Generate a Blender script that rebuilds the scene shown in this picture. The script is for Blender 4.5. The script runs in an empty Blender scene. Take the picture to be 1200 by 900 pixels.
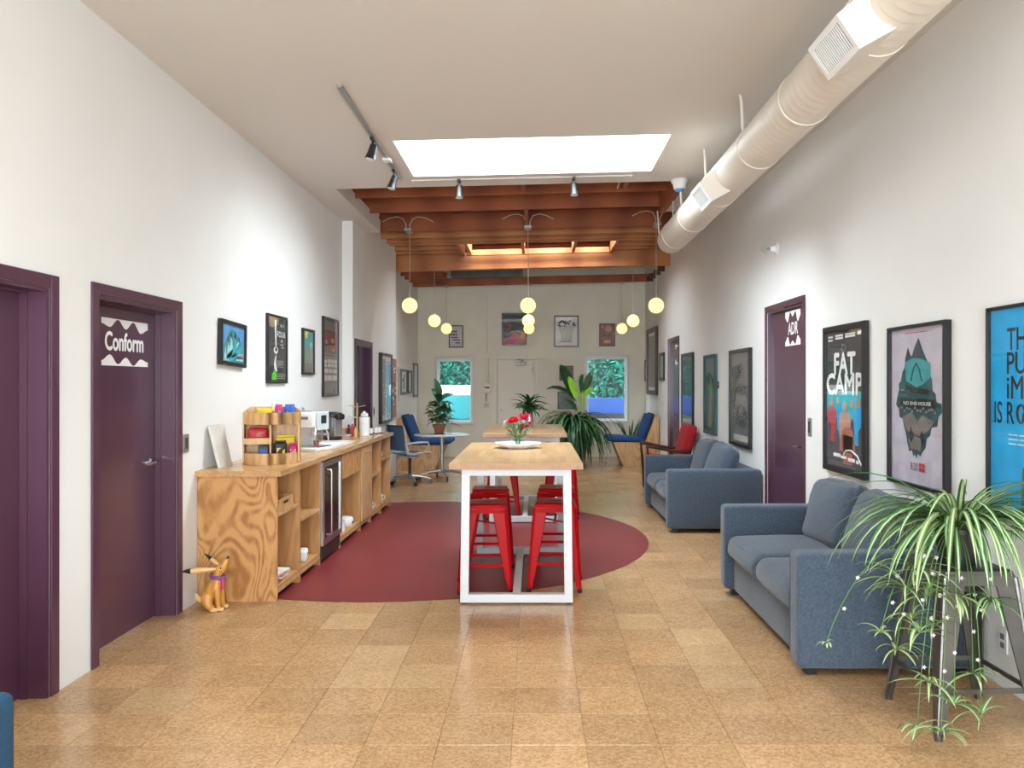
import bpy, bmesh, math, random
from mathutils import Vector, Matrix

random.seed(11)
SC = bpy.context.scene
COL = SC.collection
PI = math.pi

# ------------------------------------------------------------------ camera
F, VX, VY, EYE = 915.0, 627.0, 449.0, 1.55      # focal length and vanishing point (1200x900 frame), eye height
cam = bpy.data.cameras.new('camera')
cam.sensor_width = 36.0
cam.lens = F / 1200.0 * 36.0
cam.shift_x = -(VX - 600.0) / 1200.0
cam.shift_y = (VY - 450.0) / 1200.0
cam.clip_start = 0.05
cam.clip_end = 200
camo = bpy.data.objects.new('camera', cam)
camo.location = (0, 0, EYE)
camo.rotation_euler = (PI / 2, 0, 0)
COL.objects.link(camo)
SC.camera = camo

# ------------------------------------------------------------------ sky
W = bpy.data.worlds.new('overcast_sky')
SC.world = W
W.use_nodes = True
wn, wl = W.node_tree.nodes, W.node_tree.links
bg = wn['Background']
tc = wn.new('ShaderNodeTexCoord')
sep = wn.new('ShaderNodeSeparateXYZ')
mr = wn.new('ShaderNodeMapRange')
mr.inputs[1].default_value = 0.0
mr.inputs[2].default_value = 0.8
wmix = wn.new('ShaderNodeMix')
wmix.data_type = 'RGBA'
wmix.inputs[6].default_value = (0.93, 0.97, 1.0, 1)
wmix.inputs[7].default_value = (0.84, 0.93, 1.0, 1)
wl.new(tc.outputs['Generated'], sep.inputs[0])
wl.new(sep.outputs['Z'], mr.inputs[0])
wl.new(mr.outputs[0], wmix.inputs[0])
wl.new(wmix.outputs[2], bg.inputs['Color'])
bg.inputs['Strength'].default_value = 4.2

# ------------------------------------------------------------------ exposure
SC.view_settings.view_transform = 'Standard'
SC.view_settings.look = 'None'
SC.view_settings.exposure = 0.86
SC.view_settings.gamma = 1.0
SC.view_settings.use_curve_mapping = False

# ------------------------------------------------------------------ lights of the place (daylight through its openings)
def area(name, loc, rot, sx, sy, power=0.0, color=(1, 1, 1), portal=False):
    l = bpy.data.lights.new(name, 'AREA')
    l.shape = 'RECTANGLE'
    l.size, l.size_y = sx, sy
    l.energy = power
    l.color = color
    if portal:
        l.cycles.is_portal = True
    o = bpy.data.objects.new(name, l)
    o.location = loc
    o.rotation_euler = rot
    COL.objects.link(o)
    return o

# skylights behind the camera and the wide glazing there: diffuse daylight
area('rear_skylight_daylight', (-0.02, 1.1, 4.30), (0, 0, 0), 2.25, 1.2, power=70, color=(0.88, 0.95, 1.0))
area('rear_glazing_daylight', (0, -3.95, 1.55), (PI / 2, 0, 0), 3.5, 2.4, power=225, color=(0.84, 0.93, 1.0))
area('skylight_daylight', (-0.02, 7.165, 4.30), (0, 0, 0), 2.25, 1.05, power=100, color=(0.84, 0.93, 1.0))
area('roof_light_daylight', (0.03, 12.72, 4.24), (0, 0, 0), 2.3, 0.95, power=60, color=(0.88, 0.95, 1.0))
area('skylight_portal', (-0.02, 7.165, 4.36), (0, 0, 0), 2.33, 1.11, portal=True)
area('rear_skylight_portal', (-0.02, 1.1, 4.36), (0, 0, 0), 2.33, 1.3, portal=True)
area('roof_skylight_portal', (0.03, 12.72, 4.30), (0, 0, 0), 2.4, 1.0, portal=True)
area('left_window_portal', (-1.69, 16.63, 1.39), (-PI / 2, 0, 0), 0.72, 1.32, portal=True)
area('right_window_portal', (1.505, 16.63, 1.43), (-PI / 2, 0, 0), 0.84, 1.34, portal=True)
area('rear_glazing_portal', (0, -4.2, 1.55), (PI / 2, 0, 0), 3.6, 2.5, portal=True)

# ------------------------------------------------------------------ materials
MATS = {}

def _n(nt, t, **kw):
    n = nt.nodes.new(t)
    for k, v in kw.items():
        setattr(n, k, v)
    return n

def M(name, col, rough=0.5, metal=0.0, spec=0.5, var=0.0, vscale=6.0, bump=0.0, bscale=60.0, coat=0.0,
      emit=0.0, ecol=None, sheen=0.0, stretch=(1, 1, 1), island=0.0, trans=0.0):
    m = bpy.data.materials.new(name)
    m.use_nodes = True
    nt = m.node_tree
    p = nt.nodes['Principled BSDF']
    p.inputs['Base Color'].default_value = (*col, 1)
    p.inputs['Roughness'].default_value = rough
    p.inputs['Metallic'].default_value = metal
    p.inputs['Specular IOR Level'].default_value = spec
    if coat:
        p.inputs['Coat Weight'].default_value = coat
        p.inputs['Coat Roughness'].default_value = 0.05
    if sheen:
        p.inputs['Sheen Weight'].default_value = sheen
    if trans:
        p.inputs['Subsurface Weight'].default_value = trans
        p.inputs['Subsurface Radius'].default_value = (0.02, 0.03, 0.01)
    if emit:
        p.inputs['Emission Color'].default_value = (*(ecol or col), 1)
        p.inputs['Emission Strength'].default_value = emit
    if var or bump or island:
        tcn = _n(nt, 'ShaderNodeTexCoord')
        mp = _n(nt, 'ShaderNodeMapping')
        mp.inputs['Scale'].default_value = stretch
        nt.links.new(tcn.outputs['Object'], mp.inputs[0])
    if var or island:
        hsv = _n(nt, 'ShaderNodeHueSaturation')
        hsv.inputs['Color'].default_value = (*col, 1)
        fac = None
        if var:
            nz = _n(nt, 'ShaderNodeTexNoise')
            nz.inputs['Scale'].default_value = vscale
            nz.inputs['Detail'].default_value = 4
            nt.links.new(mp.outputs[0], nz.inputs['Vector'])
            r = _n(nt, 'ShaderNodeMapRange')
            r.inputs[1].default_value = 0.3
            r.inputs[2].default_value = 0.7
            r.inputs[3].default_value = 1 - var
            r.inputs[4].default_value = 1 + var
            nt.links.new(nz.outputs[0], r.inputs[0])
            fac = r.outputs[0]
        if island:
            g = _n(nt, 'ShaderNodeNewGeometry')
            oi = _n(nt, 'ShaderNodeObjectInfo')
            ad = _n(nt, 'ShaderNodeMath', operation='ADD')
            fr = _n(nt, 'ShaderNodeMath', operation='FRACT')
            nt.links.new(g.outputs['Random Per Island'], ad.inputs[0])
            nt.links.new(oi.outputs['Random'], ad.inputs[1])
            nt.links.new(ad.outputs[0], fr.inputs[0])
            r2 = _n(nt, 'ShaderNodeMapRange')
            r2.inputs[3].default_value = 1 - island
            r2.inputs[4].default_value = 1 + island
            nt.links.new(fr.outputs[0], r2.inputs[0])
            if fac is not None:
                mu = _n(nt, 'ShaderNodeMath', operation='MULTIPLY')
                nt.links.new(fac, mu.inputs[0])
                nt.links.new(r2.outputs[0], mu.inputs[1])
                fac = mu.outputs[0]
            else:
                fac = r2.outputs[0]
        nt.links.new(fac, hsv.inputs['Value'])
        nt.links.new(hsv.outputs[0], p.inputs['Base Color'])
    if bump:
        nb = _n(nt, 'ShaderNodeTexNoise')
        nb.inputs['Scale'].default_value = bscale
        nb.inputs['Detail'].default_value = 3
        nt.links.new(mp.outputs[0], nb.inputs['Vector'])
        bp = _n(nt, 'ShaderNodeBump')
        bp.inputs['Strength'].default_value = bump
        bp.inputs['Distance'].default_value = 0.01
        nt.links.new(nb.outputs[0], bp.inputs['Height'])
        nt.links.new(bp.outputs[0], p.inputs['Normal'])
    MATS[name] = m
    return m

def wood(name, c1, c2, scale=(6, 6, 1.2), dist=6.0, wscale=1.6, rough=0.45, coat=0.0, rings=False):
    m = bpy.data.materials.new(name)
    m.use_nodes = True
    nt = m.node_tree
    p = nt.nodes['Principled BSDF']
    p.inputs['Roughness'].default_value = rough
    if coat:
        p.inputs['Coat Weight'].default_value = coat
        p.inputs['Coat Roughness'].default_value = 0.12
    tcn = _n(nt, 'ShaderNodeTexCoord')
    mp = _n(nt, 'ShaderNodeMapping')
    mp.inputs['Scale'].default_value = scale
    nt.links.new(tcn.outputs['Object'], mp.inputs[0])
    wv = _n(nt, 'ShaderNodeTexWave')
    wv.wave_type = 'RINGS' if rings else 'BANDS'
    wv.inputs['Scale'].default_value = wscale
    wv.inputs['Distortion'].default_value = dist
    wv.inputs['Detail'].default_value = 3
    wv.inputs['Detail Scale'].default_value = 0.9
    nt.links.new(mp.outputs[0], wv.inputs['Vector'])
    fine = _n(nt, 'ShaderNodeTexNoise')
    fine.inputs['Scale'].default_value = 14
    fine.inputs['Detail'].default_value = 5
    nt.links.new(mp.outputs[0], fine.inputs['Vector'])
    ad = _n(nt, 'ShaderNodeMath', operation='MULTIPLY_ADD')
    ad.inputs[1].default_value = 0.6
    nt.links.new(wv.outputs['Fac'], ad.inputs[0])
    sc2 = _n(nt, 'ShaderNodeMath', operation='MULTIPLY')
    sc2.inputs[1].default_value = 0.5
    nt.links.new(fine.outputs[0], sc2.inputs[0])
    nt.links.new(sc2.outputs[0], ad.inputs[2])
    cr = _n(nt, 'ShaderNodeValToRGB')
    cr.color_ramp.elements[0].position = 0.15
    cr.color_ramp.elements[0].color = (*c2, 1)
    cr.color_ramp.elements[1].position = 0.75
    cr.color_ramp.elements[1].color = (*c1, 1)
    nt.links.new(ad.outputs[0], cr.inputs[0])
    nt.links.new(cr.outputs[0], p.inputs['Base Color'])
    MATS[name] = m
    return m

def contour(name, c1, c2, scale=(3, 3, 1), k=60.0, rough=0.45):
    """rotary cut plywood: contour lines of a stretched noise, like cathedral grain"""
    m = bpy.data.materials.new(name)
    m.use_nodes = True
    nt = m.node_tree
    p = nt.nodes['Principled BSDF']
    p.inputs['Roughness'].default_value = rough
    tcn = _n(nt, 'ShaderNodeTexCoord')
    mp = _n(nt, 'ShaderNodeMapping')
    mp.inputs['Scale'].default_value = scale
    mp.inputs['Location'].default_value = (1.3, 0.4, 0.7)
    nt.links.new(tcn.outputs['Object'], mp.inputs[0])
    nz = _n(nt, 'ShaderNodeTexNoise')
    nz.inputs['Scale'].default_value = 1.35
    nz.inputs['Detail'].default_value = 1.2
    nz.inputs['Distortion'].default_value = 0.5
    nt.links.new(mp.outputs[0], nz.inputs['Vector'])
    mu = _n(nt, 'ShaderNodeMath', operation='MULTIPLY')
    mu.inputs[1].default_value = k
    nt.links.new(nz.outputs[0], mu.inputs[0])
    sn = _n(nt, 'ShaderNodeMath', operation='SINE')
    nt.links.new(mu.outputs[0], sn.inputs[0])
    fine = _n(nt, 'ShaderNodeTexNoise')
    fine.inputs['Scale'].default_value = 9
    fine.inputs['Detail'].default_value = 5
    nt.links.new(mp.outputs[0], fine.inputs['Vector'])
    ad = _n(nt, 'ShaderNodeMath', operation='MULTIPLY_ADD')
    ad.inputs[1].default_value = 0.22
    nt.links.new(sn.outputs[0], ad.inputs[0])
    nt.links.new(fine.outputs[0], ad.inputs[2])
    cr = _n(nt, 'ShaderNodeValToRGB')
    cr.color_ramp.elements[0].position = 0.22
    cr.color_ramp.elements[0].color = (*c2, 1)
    cr.color_ramp.elements[1].position = 0.62
    cr.color_ramp.elements[1].color = (*c1, 1)
    nt.links.new(ad.outputs[0], cr.inputs[0])
    nt.links.new(cr.outputs[0], p.inputs['Base Color'])
    MATS[name] = m
    return m

def glass_pane(name, tint=(1, 1, 1), ior=1.45, rough=0.0):
    m = bpy.data.materials.new(name)
    m.use_nodes = True
    nt = m.node_tree
    out = nt.nodes['Material Output']
    nt.nodes.remove(nt.nodes['Principled BSDF'])
    tr = _n(nt, 'ShaderNodeBsdfTransparent')
    tr.inputs[0].default_value = (*tint, 1)
    gl = _n(nt, 'ShaderNodeBsdfGlossy')
    gl.inputs['Roughness'].default_value = rough
    fr = _n(nt, 'ShaderNodeFresnel')
    fr.inputs[0].default_value = ior
    mx = _n(nt, 'ShaderNodeMixShader')
    geo = _n(nt, 'ShaderNodeNewGeometry')
    inv = _n(nt, 'ShaderNodeMath', operation='SUBTRACT')
    inv.inputs[0].default_value = 1.0
    nt.links.new(geo.outputs['Backfacing'], inv.inputs[1])
    mul = _n(nt, 'ShaderNodeMath', operation='MULTIPLY')
    nt.links.new(fr.outputs[0], mul.inputs[0])
    nt.links.new(inv.outputs[0], mul.inputs[1])
    nt.links.new(mul.outputs[0], mx.inputs[0])
    nt.links.new(tr.outputs[0], mx.inputs[1])
    nt.links.new(gl.outputs[0], mx.inputs[2])
    nt.links.new(mx.outputs[0], out.inputs[0])
    MATS[name] = m
    return m

def cork(name, c1, c2):
    m = bpy.data.materials.new(name)
    m.use_nodes = True
    nt = m.node_tree
    p = nt.nodes['Principled BSDF']
    p.inputs['Roughness'].default_value = 0.22
    p.inputs['Specular IOR Level'].default_value = 0.5
    tcn = _n(nt, 'ShaderNodeTexCoord')
    oi = _n(nt, 'ShaderNodeObjectInfo')
    off = _n(nt, 'ShaderNodeVectorMath', operation='ADD')
    nt.links.new(tcn.outputs['Object'], off.inputs[0])
    nt.links.new(oi.outputs['Location'], off.inputs[1])
    vo = _n(nt, 'ShaderNodeTexVoronoi')
    vo.inputs['Scale'].default_value = 95
    nt.links.new(off.outputs[0], vo.inputs['Vector'])
    sp = _n(nt, 'ShaderNodeSeparateColor')
    nt.links.new(vo.outputs['Color'], sp.inputs[0])
    nz = _n(nt, 'ShaderNodeTexNoise')
    nz.inputs['Scale'].default_value = 5
    nz.inputs['Detail'].default_value = 5
    nt.links.new(off.outputs[0], nz.inputs['Vector'])
    ad = _n(nt, 'ShaderNodeMath', operation='MULTIPLY_ADD')
    ad.inputs[1].default_value = 0.55
    nt.links.new(sp.outputs[0], ad.inputs[0])
    m2 = _n(nt, 'ShaderNodeMath', operation='MULTIPLY')
    m2.inputs[1].default_value = 0.5
    nt.links.new(nz.outputs[0], m2.inputs[0])
    nt.links.new(m2.outputs[0], ad.inputs[2])
    cr = _n(nt, 'ShaderNodeValToRGB')
    cr.color_ramp.elements[0].position = 0.12
    cr.color_ramp.elements[0].color = (*c2, 1)
    cr.color_ramp.elements[1].position = 0.85
    cr.color_ramp.elements[1].color = (*c1, 1)
    nt.links.new(ad.outputs[0], cr.inputs[0])
    g = _n(nt, 'ShaderNodeNewGeometry')
    ra = _n(nt, 'ShaderNodeMath', operation='ADD')
    nt.links.new(g.outputs['Random Per Island'], ra.inputs[0])
    nt.links.new(oi.outputs['Random'], ra.inputs[1])
    frn = _n(nt, 'ShaderNodeMath', operation='FRACT')
    nt.links.new(ra.outputs[0], frn.inputs[0])
    r2 = _n(nt, 'ShaderNodeMapRange')
    r2.inputs[3].default_value = 0.88
    r2.inputs[4].default_value = 1.10
    nt.links.new(frn.outputs[0], r2.inputs[0])
    hsv = _n(nt, 'ShaderNodeHueSaturation')
    nt.links.new(cr.outputs[0], hsv.inputs['Color'])
    nt.links.new(r2.outputs[0], hsv.inputs['Value'])
    nt.links.new(hsv.outputs[0], p.inputs['Base Color'])
    MATS[name] = m
    return m

def butcher(name):
    m = bpy.data.materials.new(name)
    m.use_nodes = True
    nt = m.node_tree
    p = nt.nodes['Principled BSDF']
    p.inputs['Roughness'].default_value = 0.28
    tcn = _n(nt, 'ShaderNodeTexCoord')
    mp = _n(nt, 'ShaderNodeMapping')
    mp.inputs['Rotation'].default_value = (0, 0, PI / 2)
    nt.links.new(tcn.outputs['Object'], mp.inputs[0])
    br = _n(nt, 'ShaderNodeTexBrick')
    br.inputs['Color1'].default_value = (0.62, 0.40, 0.20, 1)
    br.inputs['Color2'].default_value = (0.47, 0.28, 0.125, 1)
    br.inputs['Mortar'].default_value = (0.40, 0.23, 0.10, 1)
    br.inputs['Scale'].default_value = 1.0
    br.inputs['Mortar Size'].default_value = 0.0008
    br.inputs['Brick Width'].default_value = 0.42
    br.inputs['Row Height'].default_value = 0.044
    nt.links.new(mp.outputs[0], br.inputs['Vector'])
    nz = _n(nt, 'ShaderNodeTexNoise')
    nz.inputs['Scale'].default_value = 9
    nz.inputs['Detail'].default_value = 5
    mp2 = _n(nt, 'ShaderNodeMapping')
    mp2.inputs['Scale'].default_value = (9, 0.8, 9)
    nt.links.new(tcn.outputs['Object'], mp2.inputs[0])
    nt.links.new(mp2.outputs[0], nz.inputs['Vector'])
    r = _n(nt, 'ShaderNodeMapRange')
    r.inputs[3].default_value = 0.85
    r.inputs[4].default_value = 1.15
    nt.links.new(nz.outputs[0], r.inputs[0])
    hsv = _n(nt, 'ShaderNodeHueSaturation')
    nt.links.new(br.outputs[0], hsv.inputs['Color'])
    nt.links.new(r.outputs[0], hsv.inputs['Value'])
    nt.links.new(hsv.outputs[0], p.inputs['Base Color'])
    MATS[name] = m
    return m

M('wall_paint', (0.79, 0.79, 0.775), 0.85, bump=0.06, bscale=18, var=0.015, vscale=2)
M('block_paint', (0.80, 0.77, 0.66), 0.6, bump=0.12, bscale=30, var=0.03, vscale=3)
M('ceiling_paint', (0.67, 0.635, 0.59), 0.9, bump=0.04, bscale=20)
M('shaft_paint', (0.88, 0.89, 0.88), 0.8)
cork('cork', (0.56, 0.35, 0.178), (0.325, 0.172, 0.073))
cork('cork_pale', (0.61, 0.405, 0.215), (0.39, 0.225, 0.10))
M('linoleum', (0.20, 0.028, 0.032), 0.34, spec=0.3, var=0.12, vscale=2.2)
M('purple', (0.088, 0.034, 0.062), 0.20, spec=0.55)
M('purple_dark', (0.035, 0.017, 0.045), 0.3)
M('white_vinyl', (0.86, 0.86, 0.86), 0.4)
M('steel', (0.55, 0.55, 0.56), 0.28, metal=1.0)
M('chrome', (0.72, 0.72, 0.74), 0.14, metal=1.0)
M('gunmetal', (0.15, 0.145, 0.135), 0.40, metal=0.9, var=0.18, vscale=5)
M('black', (0.012, 0.012, 0.014), 0.35)
M('black_frame', (0.014, 0.013, 0.015), 0.3)
M('rubber', (0.015, 0.015, 0.015), 0.7)
wood('joist_wood', (0.34, 0.088, 0.024), (0.21, 0.047, 0.013), scale=(0.7, 7, 7), dist=1.0, wscale=0.7, rough=0.6)
wood('beam_wood', (0.50, 0.20, 0.065), (0.31, 0.095, 0.026), scale=(0.7, 7, 7), dist=1.0, wscale=0.7, rough=0.55)
wood('deck_wood', (0.16, 0.05, 0.016), (0.09, 0.025, 0.008), scale=(0.6, 6, 6), dist=3, rough=0.7)
contour('plywood', (0.57, 0.30, 0.115), (0.36, 0.155, 0.045), scale=(2.1, 2.1, 1.05), k=105, rough=0.42)
contour('plywood_side', (0.52, 0.27, 0.10), (0.42, 0.20, 0.066), scale=(3.5, 3.5, 0.6), k=40, rough=0.45)
contour('plywood_pale', (0.60, 0.37, 0.18), (0.46, 0.25, 0.105), scale=(3.2, 3.2, 0.9), k=55, rough=0.45)
contour('worktop', (0.58, 0.34, 0.155), (0.48, 0.26, 0.105), scale=(7, 0.5, 7), k=40, rough=0.22)
contour('bamboo', (0.62, 0.37, 0.155), (0.50, 0.27, 0.10), scale=(7, 7, 1.2), k=40, rough=0.45)
butcher('butcher_block')
wood('dark_wood', (0.07, 0.028, 0.012), (0.035, 0.014, 0.007), scale=(3, 3, 3), rough=0.35)
wood('carved_wood', (0.70, 0.33, 0.075), (0.55, 0.22, 0.04), scale=(4, 4, 1.5), dist=2, rough=0.35)
M('end_grain', (0.40, 0.215, 0.11), 0.45, var=0.12, vscale=30)
M('pale_wood', (0.80, 0.52, 0.23), 0.4)
M('white_metal', (0.62, 0.625, 0.64), 0.32)
M('red_metal', (0.38, 0.002, 0.004), 0.28, spec=0.08)
M('dark_red', (0.10, 0.003, 0.004), 0.5)
M('sofa_fabric', (0.050, 0.074, 0.108), 0.95, var=0.30, vscale=75, bump=0.5, bscale=150, sheen=0.25)
M('teal_fabric', (0.008, 0.050, 0.105), 0.9, var=0.15, vscale=60, bump=0.3, bscale=120)
M('blue_fabric', (0.010, 0.060, 0.205), 0.85, var=0.08, vscale=50, bump=0.2, bscale=120)
M('navy_fabric', (0.010, 0.020, 0.060), 0.85)
M('red_fabric', (0.36, 0.006, 0.014), 0.85, bump=0.2, bscale=120)
M('navy_mesh', (0.065, 0.115, 0.20), 0.7, bump=0.2, bscale=200)
M('grey_plastic', (0.50, 0.51, 0.52), 0.4)
M('alu', (0.45, 0.45, 0.45), 0.35, metal=0.8)
M('laminate', (0.62, 0.69, 0.74), 0.25)
M('duct_paint', (0.72, 0.66, 0.58), 0.5)
M('register_paint', (0.80, 0.80, 0.80), 0.4)
M('register_dark', (0.10, 0.11, 0.13), 0.6)
M('plastic_white', (0.80, 0.80, 0.79), 0.35)
M('porcelain', (0.84, 0.85, 0.85), 0.15)
M('cream_paint', (0.82, 0.79, 0.70), 0.5)
M('globe_glow', (0.85, 0.66, 0.33), 0.3, emit=0.62, ecol=(1.0, 0.78, 0.36))
M('cord', (0.62, 0.50, 0.36), 0.6)
M('terracotta', (0.32, 0.115, 0.055), 0.7, var=0.1)
M('soil', (0.03, 0.02, 0.012), 0.95)
M('leaf_dark', (0.020, 0.085, 0.028), 0.38, var=0.25, vscale=9, island=0.25)
M('leaf_mid', (0.055, 0.17, 0.040), 0.42, var=0.25, vscale=9, island=0.3)
M('leaf_backlit', (0.34, 0.80, 0.04), 0.45, var=0.15)  # bright lime colour paints in window light shining through the leaves
M('leaf_olive', (0.16, 0.24, 0.065), 0.45, var=0.2, island=0.3)
M('leaf_cream', (0.46, 0.56, 0.32), 0.45)
M('stem_green', (0.07, 0.17, 0.04), 0.5)
M('stem_pale', (0.55, 0.60, 0.42), 0.5)
M('petal_red', (0.72, 0.012, 0.020), 0.6)
M('petal_pink', (0.75, 0.030, 0.13), 0.6)
M('petal_white', (0.82, 0.72, 0.72), 0.6)
M('hedge_leaf', (0.024, 0.18, 0.13), 0.8, spec=0.05, island=0.6)
M('panel_pale', (0.60, 0.69, 0.71), 0.3)
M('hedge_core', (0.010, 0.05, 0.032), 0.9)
M('blue_wall', (0.0008, 0.042, 0.22), 0.6, var=0.06, vscale=2)
M('turquoise', (0.016, 0.215, 0.25), 0.6)
M('turquoise_dark', (0.004, 0.105, 0.155), 0.6)
M('white_wall', (0.82, 0.82, 0.80), 0.7)
M('asphalt', (0.20, 0.20, 0.20), 0.9)
glass_pane('pane', rough=0.03)
glass_pane('window_glass', (0.97, 1.0, 1.0), rough=0.16)
glass_pane('tumbler_glass', (0.93, 0.97, 0.96))
glass_pane('cooler_glass', (0.26, 0.34, 0.42), ior=2.1)
M('spot_lens', (0.7, 0.75, 0.8), 0.1)
for nm, c in dict(p_black=(0.02, 0.02, 0.022), p_char=(0.05, 0.05, 0.055), p_grey=(0.20, 0.19, 0.19), p_lilac=(0.55, 0.52, 0.60),
                  p_white=(0.78, 0.78, 0.76), p_cyan=(0.0, 0.36, 0.72), p_teal=(0.05, 0.33, 0.36), p_sky=(0.10, 0.36, 0.72), p_ice=(0.40, 0.72, 0.78),
                  p_red=(0.50, 0.03, 0.035), p_orange=(0.62, 0.22, 0.06), p_skin=(0.55, 0.28, 0.20), p_brown=(0.16, 0.07, 0.05), p_rust=(0.42, 0.13, 0.09),
                  p_green=(0.10, 0.62, 0.03), p_slate=(0.055, 0.065, 0.085), p_mauve=(0.24, 0.13, 0.17), p_gold=(0.62, 0.42, 0.12), p_sage=(0.22, 0.29, 0.24),
                  p_taupe=(0.19, 0.165, 0.15), p_paper=(0.62, 0.60, 0.55), p_magenta=(0.55, 0.03, 0.15), p_deepteal=(0.02, 0.09, 0.10), p_blue=(0.03, 0.12, 0.50),
                  p_yellow=(0.75, 0.55, 0.03), p_turq=(0.03, 0.45, 0.50), p_purple=(0.2, 0.06, 0.3)).items():
    M(nm, c, 0.55, var=0.10, vscale=9)

# ------------------------------------------------------------------ mesh helpers
class B:
    def __init__(s):
        s.bm = bmesh.new()

    def _m(s, faces, m):
        for f in faces:
            f.material_index = m

    def box(s, x0, x1, y0, y1, z0, z1, bev=0.0, m=0, seg=1):
        v = [s.bm.verts.new((x, y, z)) for x in (x0, x1) for y in (y0, y1) for z in (z0, z1)]
        idx = ((0, 1, 3, 2), (4, 6, 7, 5), (0, 4, 5, 1), (2, 3, 7, 6), (0, 2, 6, 4), (1, 5, 7, 3))
        fs = [s.bm.faces.new([v[i] for i in f]) for f in idx]
        s._m(fs, m)
        if bev:
            es = list({e for f in fs for e in f.edges})
            r = bmesh.ops.bevel(s.bm, geom=es, offset=bev, segments=seg, affect='EDGES', profile=0.5)
            s._m([f for f in r['faces']], m)
        return s

    def hexa(s, pts, m=0):
        """eight corner points ordered bottom ring then top ring"""
        v = [s.bm.verts.new(p) for p in pts]
        for f in ((3, 2, 1, 0), (4, 5, 6, 7), (0, 1, 5, 4), (1, 2, 6, 5), (2, 3, 7, 6), (3, 0, 4, 7)):
            s.bm.faces.new([v[i] for i in f]).material_index = m
        return s

    def cyl(s, p0, p1, r0, r1=None, seg=16, m=0, caps=True):
        p0, p1 = Vector(p0), Vector(p1)
        r1 = r0 if r1 is None else r1
        d = (p1 - p0).normalized()
        a = Vector((0, 0, 1)) if abs(d.z) < 0.9 else Vector((1, 0, 0))
        u = d.cross(a).normalized()
        w = d.cross(u)
        ra, rb = [], []
        for i in range(seg):
            t = 2 * PI * i / seg
            o = u * math.cos(t) + w * math.sin(t)
            ra.append(s.bm.verts.new(p0 + o * r0))
            rb.append(s.bm.verts.new(p1 + o * r1))
        for i in range(seg):
            j = (i + 1) % seg
            s.bm.faces.new((ra[i], ra[j], rb[j], rb[i])).material_index = m
        if caps:
            s.bm.faces.new(ra[::-1]).material_index = m
            s.bm.faces.new(rb).material_index = m
        return s

    def tube(s, pts, r, seg=8, m=0, close=False):
        pts = [Vector(p) for p in pts]
        n = len(pts)
        rs = r if isinstance(r, (list, tuple)) else [r] * n
        rings = []
        ref = None
        for i in range(n):
            t = (pts[min(i + 1, n - 1)] - pts[max(i - 1, 0)]).normalized()
            if ref is None:
                a = Vector((0, 0, 1)) if abs(t.z) < 0.9 else Vector((1, 0, 0))
                ref = t.cross(a).normalized()
            else:
                ref = (ref - t * ref.dot(t)).normalized()
            w = t.cross(ref)
            rings.append([s.bm.verts.new(pts[i] + (ref * math.cos(2 * PI * k / seg) + w * math.sin(2 * PI * k / seg)) * rs[i]) for k in range(seg)])
        for a, b in zip(rings, rings[1:]):
            for k in range(seg):
                j = (k + 1) % seg
                s.bm.faces.new((a[k], a[j], b[j], b[k])).material_index = m
        s.bm.faces.new(rings[0][::-1]).material_index = m
        s.bm.faces.new(rings[-1]).material_index = m
        return s

    def lathe(s, prof, c=(0, 0, 0), seg=24, m=0, axis='z', a0=0.0, a1=None):
        """profile of (radius, height)"""
        c = Vector(c)
        full = a1 is None
        n = seg if full else seg + 1
        rings = []
        for r, h in prof:
            ring = []
            for k in range(n):
                t = a0 + ((2 * PI if full else a1 - a0) * k / seg)
                if axis == 'z':
                    p = Vector((r * math.cos(t), r * math.sin(t), h))
                elif axis == 'y':
                    p = Vector((r * math.cos(t), h, r * math.sin(t)))
                else:
                    p = Vector((h, r * math.cos(t), r * math.sin(t)))
                ring.append(s.bm.verts.new(c + p))
            rings.append(ring)
        for a, b in zip(rings, rings[1:]):
            for k in range(seg if full else n - 1):
                j = (k + 1) % n
                s.bm.faces.new((a[k], a[j], b[j], b[k])).material_index = m
        if full:
            if prof[0][0] > 1e-5:
                s.bm.faces.new(rings[0][::-1]).material_index = m
            if prof[-1][0] > 1e-5:
                s.bm.faces.new(rings[-1]).material_index = m
        return s

    def sphere(s, c, r, seg=16, rings=10, m=0):
        rx, ry, rz = r if isinstance(r, (tuple, list)) else (r, r, r)
        mat = Matrix.Translation(c) @ Matrix.Diagonal((rx, ry, rz, 1))
        res = bmesh.ops.create_uvsphere(s.bm, u_segments=seg, v_segments=rings, radius=1.0, matrix=mat)
        for v in res['verts']:
            for f in v.link_faces:
                f.material_index = m
        return s

    def prism(s, poly, d0, d1, plane='xz', m=0):
        def P(u, v, d):
            return {'xz': (u, d, v), 'xy': (u, v, d), 'yz': (d, u, v)}[plane]
        a = [s.bm.verts.new(P(u, v, d0)) for u, v in poly]
        b = [s.bm.verts.new(P(u, v, d1)) for u, v in poly]
        n = len(poly)
        s.bm.faces.new(a[::-1]).material_index = m
        s.bm.faces.new(b).material_index = m
        for i in range(n):
            j = (i + 1) % n
            s.bm.faces.new((a[i], a[j], b[j], b[i])).material_index = m
        return s

    def poly(s, pts, m=0):
        s.bm.faces.new([s.bm.verts.new(p) for p in pts]).material_index = m
        return s

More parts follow.
